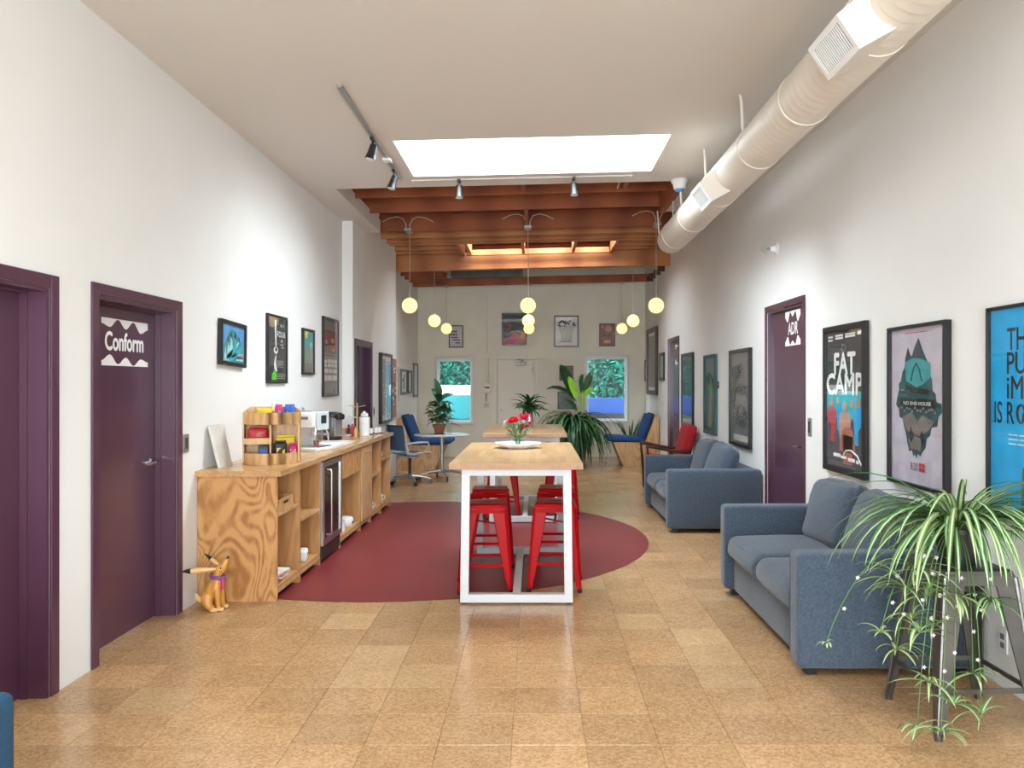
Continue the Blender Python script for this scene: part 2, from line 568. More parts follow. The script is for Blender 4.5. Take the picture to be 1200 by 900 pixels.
    def rbox(s, c, size, r, bulge=(0, 0, 0), m=0, n=4, rot=None, sag=0.0, seed=0):
        """soft rounded cushion: box with rounded edges whose faces swell by bulge"""
        hx, hy, hz = [q / 2 for q in size]
        c = Vector(c)

        def ticks(h):
            rr = min(r, h * 0.98)
            e = [rr * (1 - math.cos(PI / 2 * k / n)) for k in range(n + 1)]
            lo = [-h + q for q in e]
            hi = [h - q for q in e][::-1]
            midn = 4
            mids = [lo[-1] + (hi[0] - lo[-1]) * k / midn for k in range(1, midn)]
            return lo + mids + hi
        tx, ty, tz = ticks(hx), ticks(hy), ticks(hz)
        cache = {}
        rng = random.Random(seed)
        ph = [rng.uniform(0, 6) for _ in range(4)]

        def V(x, y, z):
            k = (round(x, 5), round(y, 5), round(z, 5))
            if k in cache:
                return cache[k]
            q = Vector((max(-hx + r, min(hx - r, x)), max(-hy + r, min(hy - r, y)), max(-hz + r, min(hz - r, z))))
            d = Vector((x, y, z)) - q
            p = q + d.normalized() * r if d.length > 1e-6 else Vector((x, y, z))
            fx, fy, fz = 1 - (x / hx) ** 2, 1 - (y / hy) ** 2, 1 - (z / hz) ** 2
            p.x += bulge[0] * (x / hx) * max(fy, 0) * max(fz, 0)
            p.y += bulge[1] * (y / hy) * max(fx, 0) * max(fz, 0)
            p.z += bulge[2] * (z / hz) * max(fx, 0) * max(fy, 0)
            if sag:
                p.z += sag * math.sin(5 * x / hx + ph[0]) * math.sin(4 * y / hy + ph[1])
                p.y += sag * math.sin(5 * x / hx + ph[2]) * math.sin(4 * z / hz + ph[3])
            if rot is not None:
                p = rot @ p
            cache[k] = s.bm.verts.new(c + p)
            return cache[k]

        def grid(ta, tb, f, flip):
            for i in range(len(ta) - 1):
                for j in range(len(tb) - 1):
                    q = [f(ta[i], tb[j]), f(ta[i + 1], tb[j]), f(ta[i + 1], tb[j + 1]), f(ta[i], tb[j + 1])]
                    if len(set(q)) < 4:
                        q = list(dict.fromkeys(q))
                        if len(q) < 3:
                            continue
                    try:
                        s.bm.faces.new(q[::-1] if flip else q).material_index = m
                    except ValueError:
                        pass
        grid(tx, ty, lambda a, b: V(a, b, hz), False)
        grid(tx, ty, lambda a, b: V(a, b, -hz), True)
        grid(tx, tz, lambda a, b: V(a, -hy, b), False)
        grid(tx, tz, lambda a, b: V(a, hy, b), True)
        grid(ty, tz, lambda a, b: V(hx, a, b), False)
        grid(ty, tz, lambda a, b: V(-hx, a, b), True)
        return s

    def blade(s, pts, width, shape=None, fold=0.15, up=(0, 0, 1), m=0, stripe=None):
        """a leaf along a spine"""
        pts = [Vector(p) for p in pts]
        n = len(pts)
        up = Vector(up)
        rows = []
        for i, p in enumerate(pts):
            t = (pts[min(i + 1, n - 1)] - pts[max(i - 1, 0)]).normalized()
            side = t.cross(up)
            if side.length < 1e-3:
                side = Vector((1, 0, 0))
            side.normalize()
            nor = side.cross(t)
            u = i / (n - 1)
            w = width * (shape(u) if shape else math.sin(PI * (0.08 + 0.92 * u)) ** 0.7)
            w = max(w, width * 0.02)
            if stripe is None:
                cols = (-1, 0, 1)
            else:
                cols = (-1, -0.38, 0.38, 1)
            rows.append([s.bm.verts.new(p + side * w * cc * 0.5 + nor * abs(cc) * w * fold) for cc in cols])
        for a, b in zip(rows, rows[1:]):
            for k in range(len(a) - 1):
                f = s.bm.faces.new((a[k], a[k + 1], b[k + 1], b[k]))
                f.material_index = stripe if (stripe is not None and k == 1) else m
        return s

    def tilt(s, k):
        for v in s.bm.verts:
            v.co.z += k * v.co.x
        return s

    def move(s, mat):
        bmesh.ops.transform(s.bm, matrix=mat, verts=s.bm.verts)
        return s

    def build(s, name, mats, parent=None, smooth=True, sharp=40, loc=None, fix=True):
        if fix:
            bmesh.ops.recalc_face_normals(s.bm, faces=s.bm.faces)
        if smooth:
            a = math.radians(sharp)
            for f in s.bm.faces:
                f.smooth = True
            for e in s.bm.edges:
                if len(e.link_faces) == 2 and e.calc_face_angle(0) > a:
                    e.smooth = False
        me = bpy.data.meshes.new(name)
        s.bm.to_mesh(me)
        s.bm.free()
        if not isinstance(mats, (list, tuple)):
            mats = [mats]
        for q in mats:
            me.materials.append(MATS[q])
        return link(name, me, parent, loc)

def link(name, me, parent=None, loc=None):
    o = bpy.data.objects.new(name, me)
    COL.objects.link(o)
    if parent is not None:
        o.parent = parent
    if loc is not None:
        o.location = loc
    return o

def tag(o, label=None, cat=None, group=None, kind=None):
    if label:
        o['label'] = label
    if cat:
        o['category'] = cat
    if group:
        o['group'] = group
    if kind:
        o['kind'] = kind
    return o

def T(name, label, cat, loc=(0, 0, 0), rz=0.0, group=None, kind=None):
    o = bpy.data.objects.new(name, None)
    o.empty_display_size = 0.05
    o.location = loc
    o.rotation_euler = (0, 0, rz)
    COL.objects.link(o)
    return tag(o, label, cat, group, kind)

def KIDS(o):
    return [c for c in bpy.data.objects if c.parent == o]

def dup(root, loc, rz=0.0, label=None):
    r = root.copy()
    COL.objects.link(r)
    r.location = loc
    r.rotation_euler = (0, 0, rz)
    if label:
        r['label'] = label
    for c in KIDS(root):
        d = c.copy()
        COL.objects.link(d)
        d.parent = r
        for g in KIDS(c):
            e = g.copy()
            COL.objects.link(e)
            e.parent = d
    return r

_texts = {}
def text_mesh(txt, bold=0.0):
    cu = bpy.data.curves.new('text', 'FONT')
    cu.body = txt
    cu.size = 1.0
    cu.offset = bold
    cu.align_x = 'LEFT'
    cu.resolution_u = 3
    o = bpy.data.objects.new('text', cu)
    COL.objects.link(o)
    dg = bpy.context.evaluated_depsgraph_get()
    me = bpy.data.meshes.new_from_object(o.evaluated_get(dg))
    bpy.data.objects.remove(o)
    bpy.data.curves.remove(cu)
    vs = [v.co.copy() for v in me.vertices]
    fs = [tuple(p.vertices) for p in me.polygons]
    bpy.data.meshes.remove(me)
    x0, x1 = min(v.x for v in vs), max(v.x for v in vs)
    y0, y1 = min(v.y for v in vs), max(v.y for v in vs)
    return [((v.x - x0) / (x1 - x0), (v.y - y0) / (y1 - y0)) for v in vs], fs

def put_text(b, txt, x0, x1, z0, z1, y, bold=0.02, m=0, slant=0.0, fn=None):
    if txt not in _texts:
        _texts[txt] = text_mesh(txt)
    vs, fs = _texts[txt]
    e = bold * (z1 - z0)                       # heavier strokes: the same letters laid again slightly shifted
    for n_, (du, dv) in enumerate(((0, 0), (e, 0), (-e, 0), (0, e), (0, -e)) if bold else ((0, 0),)):
        out = []
        for u, v in vs:
            X, Z = x0 + (x1 - x0) * (u + slant * v) + du, z0 + (z1 - z0) * v + dv
            out.append(b.bm.verts.new((X, y - 0.00002 * n_, Z)))
        for f in fs:
            try:
                b.bm.faces.new([out[i] for i in f]).material_index = m
            except ValueError:
                pass

def Yw(px, X):
    return F * X / (px - VX)

def Zp(py, Y):
    return EYE + (VY - py) * Y / F

# ================================================================== SETTING
TILT = 0.024                                   # the roof rises a little towards the right wall
XR = lambda y: 2.405 - 0.0056 * y              # right wall face

def S(o, label=None, cat=None):
    return tag(o, label, cat, kind='structure')

def cut_wall(name, axis, t0, t1, a0, a1, z0, z1, holes, mat, label):
    """solid wall with rectangular openings; axis 'x' = wall normal along X"""
    A = sorted({a0, a1, *[h[0] for h in holes], *[h[1] for h in holes]})
    Z = sorted({z0, z1, *[h[2] for h in holes], *[h[3] for h in holes]})
    b = B()
    def inside(i, j):
        if not (0 <= i < len(A) - 1 and 0 <= j < len(Z) - 1):
            return False
        ca, cz = (A[i] + A[i + 1]) / 2, (Z[j] + Z[j + 1]) / 2
        return not any(h[0] < ca < h[1] and h[2] < cz < h[3] for h in holes)
    def P(a, t, z):
        return (t, a, z) if axis == 'x' else (a, t, z)
    for i in range(len(A) - 1):
        for j in range(len(Z) - 1):
            if not inside(i, j):
                continue
            p, q, r, s_ = A[i], A[i + 1], Z[j], Z[j + 1]
            for t in (t0, t1):
                b.poly([P(p, t, r), P(q, t, r), P(q, t, s_), P(p, t, s_)])
            if not inside(i - 1, j):
                b.poly([P(p, t0, r), P(p, t1, r), P(p, t1, s_), P(p, t0, s_)])
            if not inside(i + 1, j):
                b.poly([P(q, t0, r), P(q, t1, r), P(q, t1, s_), P(q, t0, s_)])
            if not inside(i, j - 1):
                b.poly([P(p, t0, r), P(q, t0, r), P(q, t1, r), P(p, t1, r)])
            if not inside(i, j + 1):
                b.poly([P(p, t0, s_), P(q, t0, s_), P(q, t1, s_), P(p, t1, s_)])
    bmesh.ops.remove_doubles(b.bm, verts=b.bm.verts, dist=1e-5)
    o = b.build(name, mat, smooth=False)
    return S(o, label, 'wall')

# ---- floor: cork tiles laid one by one near the camera, the rest joined
P_ = 0.317
fb = B().box(-2.9, 2.9, -4.3, 16.7, -0.12, -0.006)
floor = S(fb.build('floor', 'cork', smooth=False), 'brown speckled cork tile floor', 'floor')
tb = B().box(0, P_ - 0.0016, 0, P_ - 0.0016, -0.006, 0.0, bev=0.0012)
tile0 = tb.build('tile', 'cork', floor, smooth=False)
tile_me = tile0.data
pale_me = tile_me.copy()
pale_me.materials.clear()
pale_me.materials.append(MATS['cork_pale'])
X0, Y0 = -0.099, 3.345
pale = {(-2, 2), (-3, 2), (-3, 3), (2, 5), (3, 2), (3, 3), (3, 4), (-6, 1), (4, 7), (1, 8), (-4, 5)}
first = True
far = B()
for j in range(-24, 42):
    y = Y0 + j * P_
    for i in range(-8, 8):
        x = X0 + i * P_
        if x + P_ < -2.62 or x > 2.6 or y < -4.2 or y > 16.38:
            continue
        if -1 <= j <= 11:
            if first:
                o, first = tile0, False
            else:
                o = link('tile', tile_me, floor)
            if (i, j) in pale:
                o.data = pale_me
            o.location = (x, y, 0)
        else:
            far.box(x, x + P_ - 0.0016, y, y + P_ - 0.0016, -0.006, 0.0)
tag(far.build('far_tile', 'cork', floor, smooth=False), kind='stuff')
inl = B().lathe([(0.0, 0.0001), (2.325, 0.0001), (2.34, 0.0028), (0.0, 0.0028)], c=(-1.22, 7.86, 0), seg=96)
for v in inl.bm.verts:                          # the disc is cut off along the cabinet and the left wall
    v.co.x = max(v.co.x, -2.26)
inl.build('linoleum_inlay', 'linoleum', floor)

# ---- walls
LA, LB, LC = -2.40, -2.27, -2.46                # faces of the three stretches of the left wall
H_ = 4.25
cut_wall('wall_left', 'x', LA - 0.25, LA, -4.0, 9.72, 0, H_, [(2.90, 3.86, 0, 2.02), (4.28, 5.225, 0, 2.035)], 'wall_paint', 'tall off-white plaster wall along the left')
cut_wall('wall_left_middle', 'x', LB - 0.38, LB, 9.72, 12.74, 0, H_, [(9.87, 10.79, 0, 2.05)], 'wall_paint', 'off-white left wall stretch around the dark doorway')
cut_wall('wall_left_far', 'x', LC - 0.2, LC, 12.74, 16.4, 0, H_, [], 'wall_paint', 'recessed far stretch of the left wall')
RW = B()
def rwall(y0, y1, z0, z1):
    RW.hexa([(XR(y0), y0, z0), (XR(y0) + 0.3, y0, z0), (XR(y1) + 0.3, y1, z0), (XR(y1), y1, z0),
             (XR(y0), y0, z1), (XR(y0) + 0.3, y0, z1), (XR(y1) + 0.3, y1, z1), (XR(y1), y1, z1)])
D4 = (6.89, 7.93, 2.26)                         # opening of the near right door: y0, y1, head height
D5 = (12.68, 13.58, 2.26)
rwall(-4.0, D4[0], 0, H_)
rwall(D4[0], D4[1], D4[2], H_)
rwall(D4[1], D5[0], 0, H_)
rwall(D5[0], D5[1], D5[2], H_)
rwall(D5[1], 16.4, 0, H_)
bmesh.ops.remove_doubles(RW.bm, verts=RW.bm.verts, dist=1e-4)
S(RW.build('wall_right', 'wall_paint', smooth=False), 'tall off-white plaster wall along the right', 'wall')
BY = 16.4
WL = (-2.05, -1.335, 0.73, 2.05)
WR = (1.09, 1.925, 0.765, 2.09)
cut_wall('wall_back', 'y', BY, BY + 0.2, -2.7, 2.6, 0, H_, [WL, WR, (-0.795, -0.005, 0, 2.04)], 'block_paint', 'cream painted block wall at the far end')
cut_wall('wall_rear', 'y', -4.2, -4.0, -2.7, 2.8, 0, H_, [(-1.8, 1.8, 0.3, 2.8)], 'wall_paint', 'wall behind the camera with wide glazing')
b = B().box(0.085, 0.20, BY - 0.05, BY + 0.01, 0, 3.95)
S(b.build('trim_1', 'block_paint', smooth=False), 'cream pilaster strip right of the far door', 'trim')
# shallow courses of the painted block wall
for k, z in enumerate((2.35, 2.65, 2.95, 3.25)):
    b = B().box(-2.43, -1.0, BY - 0.006, BY + 0.01, z, z + 0.012)
    S(b.build('trim_%d' % (k + 2), 'block_paint', smooth=False), 'thin ledge line on the cream block wall, course %s from the window up' % ('one', 'two', 'three', 'four')[k], 'trim')

# ---- ceiling: plaster slab with two skylight shafts, open joists beyond
CZ, CT = 3.625, 0.15
SK1 = (-1.20, 1.15, 6.60, 7.735)
SK2 = (-1.20, 1.15, 0.45, 1.75)
xs = [-2.65, SK1[0], SK1[1], 2.75]
ys = [-4.2, SK2[2], SK2[3], SK1[2], SK1[3], 8.15]
cb = B()
for i in range(3):
    for j in range(5):
        if i == 1 and j in (1, 3):
            continue
        cb.box(xs[i], xs[i + 1], ys[j], ys[j + 1], CZ, CZ + CT)
# dropped edges of the ceiling beyond the opening
cb.box(-2.65, -2.08, 8.15, 10.5, CZ, CZ + 0.17)
cb.box(1.60, 2.75, 8.15, 9.6, CZ, CZ + CT)
bmesh.ops.remove_doubles(cb.bm, verts=cb.bm.verts, dist=1e-5)
cb.tilt(TILT)
ceiling = S(cb.build('ceiling', 'ceiling_paint', smooth=False), 'greige plaster ceiling that stops at open joists', 'ceiling')

def beam(name, mat, y0, y1, z0, z1, x0=-2.62, x1=2.62):
    bb = B().box(x0, x1, y0, y1, z0, z1, bev=0.006).tilt(TILT)
    return bb.build(name, mat, ceiling, smooth=False)

JT = 4.0
beam('header_board', 'joist_wood', 8.152, 8.20, 3.785, JT)
for y in (9.02, 9.82, 11.06):
    beam('joist', 'joist_wood', y, y + 0.055, 3.745, JT)
beam('ledger', 'beam_wood', 11.50, 11.56, 3.735, 3.95, x0=-2.64)
for y in (11.95, 12.18):
    beam('joist', 'beam_wood', y, y + 0.055, 3.75, JT)
for x0, x1 in ((-2.62, -1.22), (1.28, 2.62)):
    beam('joist', 'beam_wood', 12.62, 12.675, 3.75, JT, x0, x1)
    beam('joist', 'beam_wood', 12.98, 13.035, 3.75, JT, x0, x1)
beam('skylight_header', 'beam_wood', 13.24, 13.30, 3.74, 3.835, -1.16, 1.26)
beam('main_beam', 'beam_wood', 13.42, 13.56, 3.53, 3.82)
beam('joist', 'joist_wood', 13.78, 13.835, 3.68, JT)
for y in (14.3, 14.75, 15.2):
    beam('trimmer_joist', 'joist_wood', y, y + 0.05, 3.57, 3.75, -2.62, -1.72)
beam('far_beam', 'joist_wood', 15.72, 15.84, 3.555, 3.70)
for y in (14.0, 14.45, 14.9, 15.35):
    beam('joist_stub', 'dark_wood', y, y + 0.05, 3.50, 3.60, 2.20, 2.62)
bb = B().box(1.53, 1.60, 8.152, 9.62, CZ - 0.015, CZ + 0.20).tilt(TILT)
bb.build('edge_board', 'joist_wood', ceiling, smooth=False)
# short blocking between the joists and trimmers beside the roof light
for x, y0, y1 in ((-0.16, 8.2, 9.02), (-0.14, 9.875, 11.06), (-0.22, 12.3, 13.24), (1.0, 8.2, 9.02), (0.62, 12.24, 13.24), (-1.25, 12.24, 13.42), (-1.12, 12.24, 13.24), (1.28, 12.24, 13.42)):
    bb = B().box(x, x + 0.05, y0, y1, 3.76, JT - 0.02).tilt(TILT)
    bb.build('blocking', 'joist_wood' if y0 < 12 else 'beam_wood', ceiling, smooth=False)
# roof deck laid in boards across the joists, with the roof light opening
RS = (-1.17, 1.24, 12.235, 13.24)
y = 8.1
while y < 16.65:
    y1 = min(y + 0.19, 16.66)
    spans = [(-2.7, 2.8)] if (y1 < RS[2] + 0.01 or y > RS[3] - 0.02) else [(-2.7, RS[0]), (RS[1], 2.8)]
    for x0, x1 in spans:
        B().box(x0, x1, y, y1 - 0.003, JT, JT + 0.03).tilt(TILT).build('deck_board', 'deck_wood', ceiling, smooth=False)
    y += 0.19
B().box(-2.75, -1.17, 8.0, 16.7, JT + 0.1, JT + 0.14).tilt(TILT).build('roofing', 'asphalt', ceiling, smooth=False)
B().box(1.24, 2.85, 8.0, 16.7, JT + 0.1, JT + 0.14).tilt(TILT).build('roofing', 'asphalt', ceiling, smooth=False)
B().box(-1.17, 1.24, 8.0, 12.2, JT + 0.1, JT + 0.14).tilt(TILT).build('roofing', 'asphalt', ceiling, smooth=False)
B().box(-1.17, 1.24, 13.27, 16.7, JT + 0.1, JT + 0.14).tilt(TILT).build('roofing', 'asphalt', ceiling, smooth=False)
B().box(-2.75, 2.85, 8.03, 8.1, CZ + CT, JT + 0.12).tilt(TILT).build('upstand', 'ceiling_paint', ceiling, smooth=False)

def shaft(name, r, ztop, z0, label, mat='shaft_paint'):
    x0, x1, y0, y1 = r
    t = 0.03
    root = S(T(name, label, 'skylight', ((x0 + x1) / 2, (y0 + y1) / 2, z0)), label, 'skylight')
    w, d, h = (x1 - x0) / 2 + 0.002, (y1 - y0) / 2 + 0.002, ztop - z0
    b = B()
    b.box(-w - t, -w, -d - t, d + t, 0, h)
    b.box(w, w + t, -d - t, d + t, 0, h)
    b.box(-w, w, -d - t, -d, 0, h)
    b.box(-w, w, d, d + t, 0, h)
    b.build('shaft', mat, root, smooth=False)
    b = B().box(-w - t, w + t, -d - t, d + t, h, h + 0.006)
    b.build('pane', 'window_glass', root, smooth=False)
    return root
shaft('window_3', SK1, 4.38, CZ + CT - 0.05, 'bright rectangular skylight in the plaster ceiling')
shaft('window_4', SK2, 4.38, CZ + CT - 0.05, 'skylight in the ceiling behind the camera')
shaft('window_5', (RS[0], RS[1], RS[2], RS[3]), 4.32, JT - 0.02, 'roof light among the far joists', 'deck_wood')

# ---- far windows
def window(name, r, label):
    x0, x1, z0, z1 = r
    cx, w, h = (x0 + x1) / 2, (x1 - x0) / 2, z1 - z0
    root = S(T(name, label, 'window', (cx, BY, z0)), label, 'window')
    c = 0.055
    def part(nm, *a):
        B().box(*a, bev=0.004).build(nm, 'white_metal', root, smooth=False)
    part('casing', -w - c, -w, -0.016, 0.0, -c, h + c)
    part('casing', w, w + c, -0.016, 0.0, -c, h + c)
    part('casing', -w, w, -0.016, 0.0, h, h + c)
    part('sill', -w - c, w + c, -0.035, 0.0, -c, 0.0)
    for a in ((-w, -w + 0.035, 0.1, 0.14, 0, h), (w - 0.035, w, 0.1, 0.14, 0, h), (-w + 0.035, w - 0.035, 0.1, 0.14, 0, 0.035), (-w + 0.035, w - 0.035, 0.1, 0.14, h - 0.035, h)):
        part('sash', *a)
    B().box(-w + 0.035, w - 0.035, 0.117, 0.123, 0.035, h - 0.035).build('pane', 'window_glass', root, smooth=False)
window('window_1', WL, 'left far window onto hedge and turquoise wall')
window('window_2', WR, 'right far window onto hedge and bright blue wall')
root = S(T('window_6', 'wide glazing in the wall behind the camera', 'window', (0, -4.1, 0.3)), 'wide glazing in the wall behind the camera', 'window')
B().box(-1.8, 1.8, -0.004, 0.004, 0, 2.5).build('pane', 'window_glass', root, smooth=False)
for x in (-1.8, -0.62, 0.58, 1.76):
    B().box(x, x + 0.04, -0.03, 0.03, 0, 2.5).build('mullion', 'white_metal', root, smooth=False)

# ---- doors (local: x to the viewer's right, y into the wall)
def wave(b, x0, x1, zbase, amps, y, down=True, n=48, m=0):
    """white vinyl wave band: straight edge at zbase, wavy edge given by control heights"""
    k = len(amps) - 1
    top, bot = [], []
    for i in range(n + 1):
        u = i / n
        q = u * k
        j = min(int(q), k - 1)
        f = q - j
        f = (1 - math.cos(PI * f)) / 2
        a = amps[j] * (1 - f) + amps[j + 1] * f
        x = x0 + (x1 - x0) * u
        top.append((x, y, zbase))
        bot.append((x, y, zbase - a if down else zbase + a))
    tv = [b.bm.verts.new(p) for p in top]
    bv = [b.bm.verts.new(p) for p in bot]
    for i in range(n):
        b.bm.faces.new((tv[i], tv[i + 1], bv[i + 1], bv[i])).material_index = m

def lever(leaf, x, z, y, side=-1, mat='chrome'):
    b = B()
    b.lathe([(0.0, 0.0), (0.028, 0.0), (0.028, -0.008), (0.010, -0.012), (0.010, -0.05), (0.0, -0.05)], c=(x, y, z), axis='y', seg=16)
    b.tube([(x, y - 0.045, z), (x + side * 0.03, y - 0.052, z), (x + side * 0.115, y - 0.048, z - 0.004)], [0.010, 0.009, 0.007], seg=8)
    b.build('handle', mat, leaf)

def door(name, label, loc, rz, w, h, recess, mat='purple', casing=0.065, handle=None, hinge=None, proud=0.014, leafmat=None, stop=True):
    root = S(T(name, label, 'door', loc, rz), label, 'door')
    W2 = w / 2
    b = B()
    b.box(-W2, -W2 + casing, -proud, 0.0, 0, h, bev=0.003)
    b.box(W2 - casing, W2, -proud, 0.0, 0, h, bev=0.003)
    b.box(-W2 + casing, W2 - casing, -proud, 0.0, h - casing, h, bev=0.003)
    b.build('casing', mat, root, smooth=False)
    a = W2 - casing
    hh = h - casing
    b = B()
    b.box(-a, -a + 0.02, 0.0, recess + 0.05, 0, hh)
    b.box(a - 0.02, a, 0.0, recess + 0.05, 0, hh)
    b.box(-a + 0.02, a - 0.02, 0.0, recess + 0.05, hh - 0.02, hh)
    if stop:
        b.box(-a + 0.02, -a + 0.032, recess - 0.04, recess - 0.002, 0, hh - 0.02)
        b.box(a - 0.032, a - 0.02, recess - 0.04, recess - 0.002, 0, hh - 0.02)
        b.box(-a + 0.032, a - 0.032, recess - 0.04, recess - 0.002, hh - 0.032, hh - 0.02)
    b.build('jamb', mat, root, smooth=False)
    leaf = B().box(-a + 0.021, a - 0.021, recess, recess + 0.04, 0.006, hh - 0.022).build('door_leaf', leafmat or mat, root, smooth=False)
    if handle:
        lever(leaf, handle[0], handle[1], recess, handle[2])
    if hinge:
        for z in hinge[1:]:
            B().cyl((hinge[0] * (a - 0.006), recess - 0.012, z - 0.06), (hinge[0] * (a - 0.006), recess - 0.012, z + 0.06), 0.011, seg=8).build('hinge', 'steel', root)
    return root, leaf

d1, l1 = door('door_1', 'purple recessed door cut off by the left edge', (LA, 3.38, 0), PI / 2, 1.08, 2.085, 0.13, handle=(-0.33, 1.03, 1))
d2, l2 = door('door_2', 'purple recessed door with a white Conform sign', (LA, 4.752, 0), PI / 2, 1.075, 2.10, 0.13, handle=(0.36, 1.03, -1))
b = B()
wave(b, -0.20, 0.345, 1.937, [0.035, 0.052, 0.004, 0.056, 0.008, 0.072, 0.045], 0.1285)
wave(b, -0.20, 0.345, 1.655, [0.03, 0.066, 0.010, 0.052, 0.004, 0.046, 0.030], 0.1285, down=False)
b.build('wave_decal', 'white_vinyl', l2, smooth=False)
b = B()
put_text(b, 'Conform', -0.160, 0.285, 1.748, 1.856, 0.128, bold=0.04)
b.build('lettering', 'white_vinyl', l2, smooth=False)
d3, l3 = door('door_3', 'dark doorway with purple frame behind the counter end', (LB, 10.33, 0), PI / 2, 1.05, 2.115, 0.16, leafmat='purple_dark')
yc = (D4[0] + D4[1]) / 2
d4, l4 = door('door_4', 'purple door with a white ADR sign between posters', (XR(yc), yc, 0), -PI / 2, 1.17, 2.325, 0.03, casing=0.062, handle=(0.44, 0.98, -1), hinge=(-1, 0.35, 1.2, 2.05), stop=False)
b = B()
wave(b, -0.055, 0.375, 2.225, [0.06, 0.10, 0.012, 0.055, 0.012, 0.11, 0.06], 0.0285)
wave(b, -0.055, 0.375, 1.90, [0.04, 0.088, 0.012, 0.045, 0.012, 0.088, 0.05], 0.0285, down=False)
b.build('wave_decal', 'white_vinyl', l4, smooth=False)
b = B()
put_text(b, 'ADR', 0.03, 0.305, 2.005, 2.115, 0.028, bold=0.03)
b.build('lettering', 'white_vinyl', l4, smooth=False)
yc5 = (D5[0] + D5[1]) / 2
d5, l5 = door('door_5', 'far purple door beside the red armchair', (XR(yc5), yc5, 0), -PI / 2, 1.03, 2.32, 0.03, casing=0.062, handle=(0.36, 0.98, -1), stop=False)
b = B()
wave(b, -0.02, 0.36, 2.19, [0.05, 0.08, 0.02, 0.05, 0.02, 0.09, 0.06], 0.0285, n=24)
wave(b, -0.02, 0.36, 1.86, [0.06, 0.09, 0.02, 0.05, 0.01, 0.06, 0.05], 0.0285, down=False, n=24)
b.build('wave_decal', 'white_vinyl', l5, smooth=False)

# far exit door
d6, l6 = door('door_6', 'cream exit door with closer in the far wall', (-0.40, BY, 0), 0.0, 0.90, 2.10, 0.03, mat='cream_paint', casing=0.05, stop=False)
B().lathe([(0, 0), (0.022, 0), (0.018, -0.014), (0, -0.016)], c=(-0.32, 0.03, 1.31), axis='y', seg=12).build('deadbolt', 'steel', l6)
lever(l6, -0.32, 0.98, 0.03, 1, 'steel')
b = B().box(-0.02, 0.22, -0.03, 0.03, 1.93, 1.99, bev=0.006).tube([(0.1, -0.02, 1.99), (0.16, -0.05, 2.03), (0.02, -0.03, 2.045)], 0.008, seg=6)
b.build('door_closer', 'gunmetal', l6)
for z in (1.83, 1.1, 0.35):
    B().cyl((0.355, -0.006, z - 0.05), (0.355, -0.006, z + 0.05), 0.009, seg=8).build('hinge', 'steel', d6)

# ---- outside beyond the far windows
S(B().box(-12, 12, 16.6, 32, -0.2, -0.05).build('ground', 'asphalt', smooth=False), 'grey asphalt outside the far windows', 'ground')
tag(B().box(-4.2, -0.45, 19.0, 19.15, -0.05, 1.50, bev=0.01).build('garden_wall', 'white_wall', smooth=False), 'white boundary wall outside the left far window', 'wall')
r = T('painted_hoarding', 'turquoise hoarding with darker hill shapes outside left window', 'hoarding', (-2.3, 18.4, -0.05))
B().box(-1.6, 1.8, 0, 0.05, 0, 1.32).build('panel', 'turquoise', r, smooth=False)
pts = [(-1.6, 0.0), (1.8, 0.0), (1.8, 0.98)] + [(1.8 - 3.4 * k / 20, 0.92 + 0.16 * math.sin(1.1 + k * 0.5)) for k in range(1, 21)]
B().prism(pts, -0.006, 0.0).build('hill_shape', 'turquoise_dark', r, smooth=False)
r = T('blue_barrier', 'bright blue solid barrier outside the right far window', 'barrier', (2.2, 19.2, -0.05))
B().box(-2.6, 2.2, 0, 0.08, 0, 1.24, bev=0.01).build('panel', 'blue_wall', r, smooth=False)
B().box(-2.6, 2.2, -0.03, 0, 0, 0.86).build('kick_band', 'black', r, smooth=False)

def hedge(name, x0, x1, y, label, n):
    rng = random.Random(x0)
    r = T(name, label, 'hedge', ((x0 + x1) / 2, y + 0.4, -0.05))
    w = (x1 - x0) / 2
    b = B()
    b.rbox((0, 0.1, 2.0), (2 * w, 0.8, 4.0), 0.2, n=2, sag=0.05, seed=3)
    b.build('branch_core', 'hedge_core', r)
    b = B()
    for k in range(n):
        c = Vector((rng.uniform(-w, w), -0.42 + rng.uniform(-0.10, 0.05), rng.uniform(0.3, 4.0)))
        d = Vector((rng.gauss(0, 1), rng.gauss(0, 0.6) - 0.4, rng.gauss(0, 1))).normalized()
        e = d.cross(Vector((rng.gauss(0, 1), rng.gauss(0, 1), rng.gauss(0, 1)))).normalized()
        l, ww = rng.uniform(0.05, 0.10), rng.uniform(0.02, 0.04)
        b.poly([c - d * l, c - e * ww, c + d * l, c + e * ww])
    tag(b.build('foliage', 'hedge_leaf', r, smooth=False, fix=False), kind='stuff')
hedge('hedge', -4.4, 0.1, 21.8, 'leafy green hedge above the white wall outside', 5200)
hedge('hedge', -0.45, 4.6, 20.6, 'leafy green hedge above the blue barrier outside', 6200)

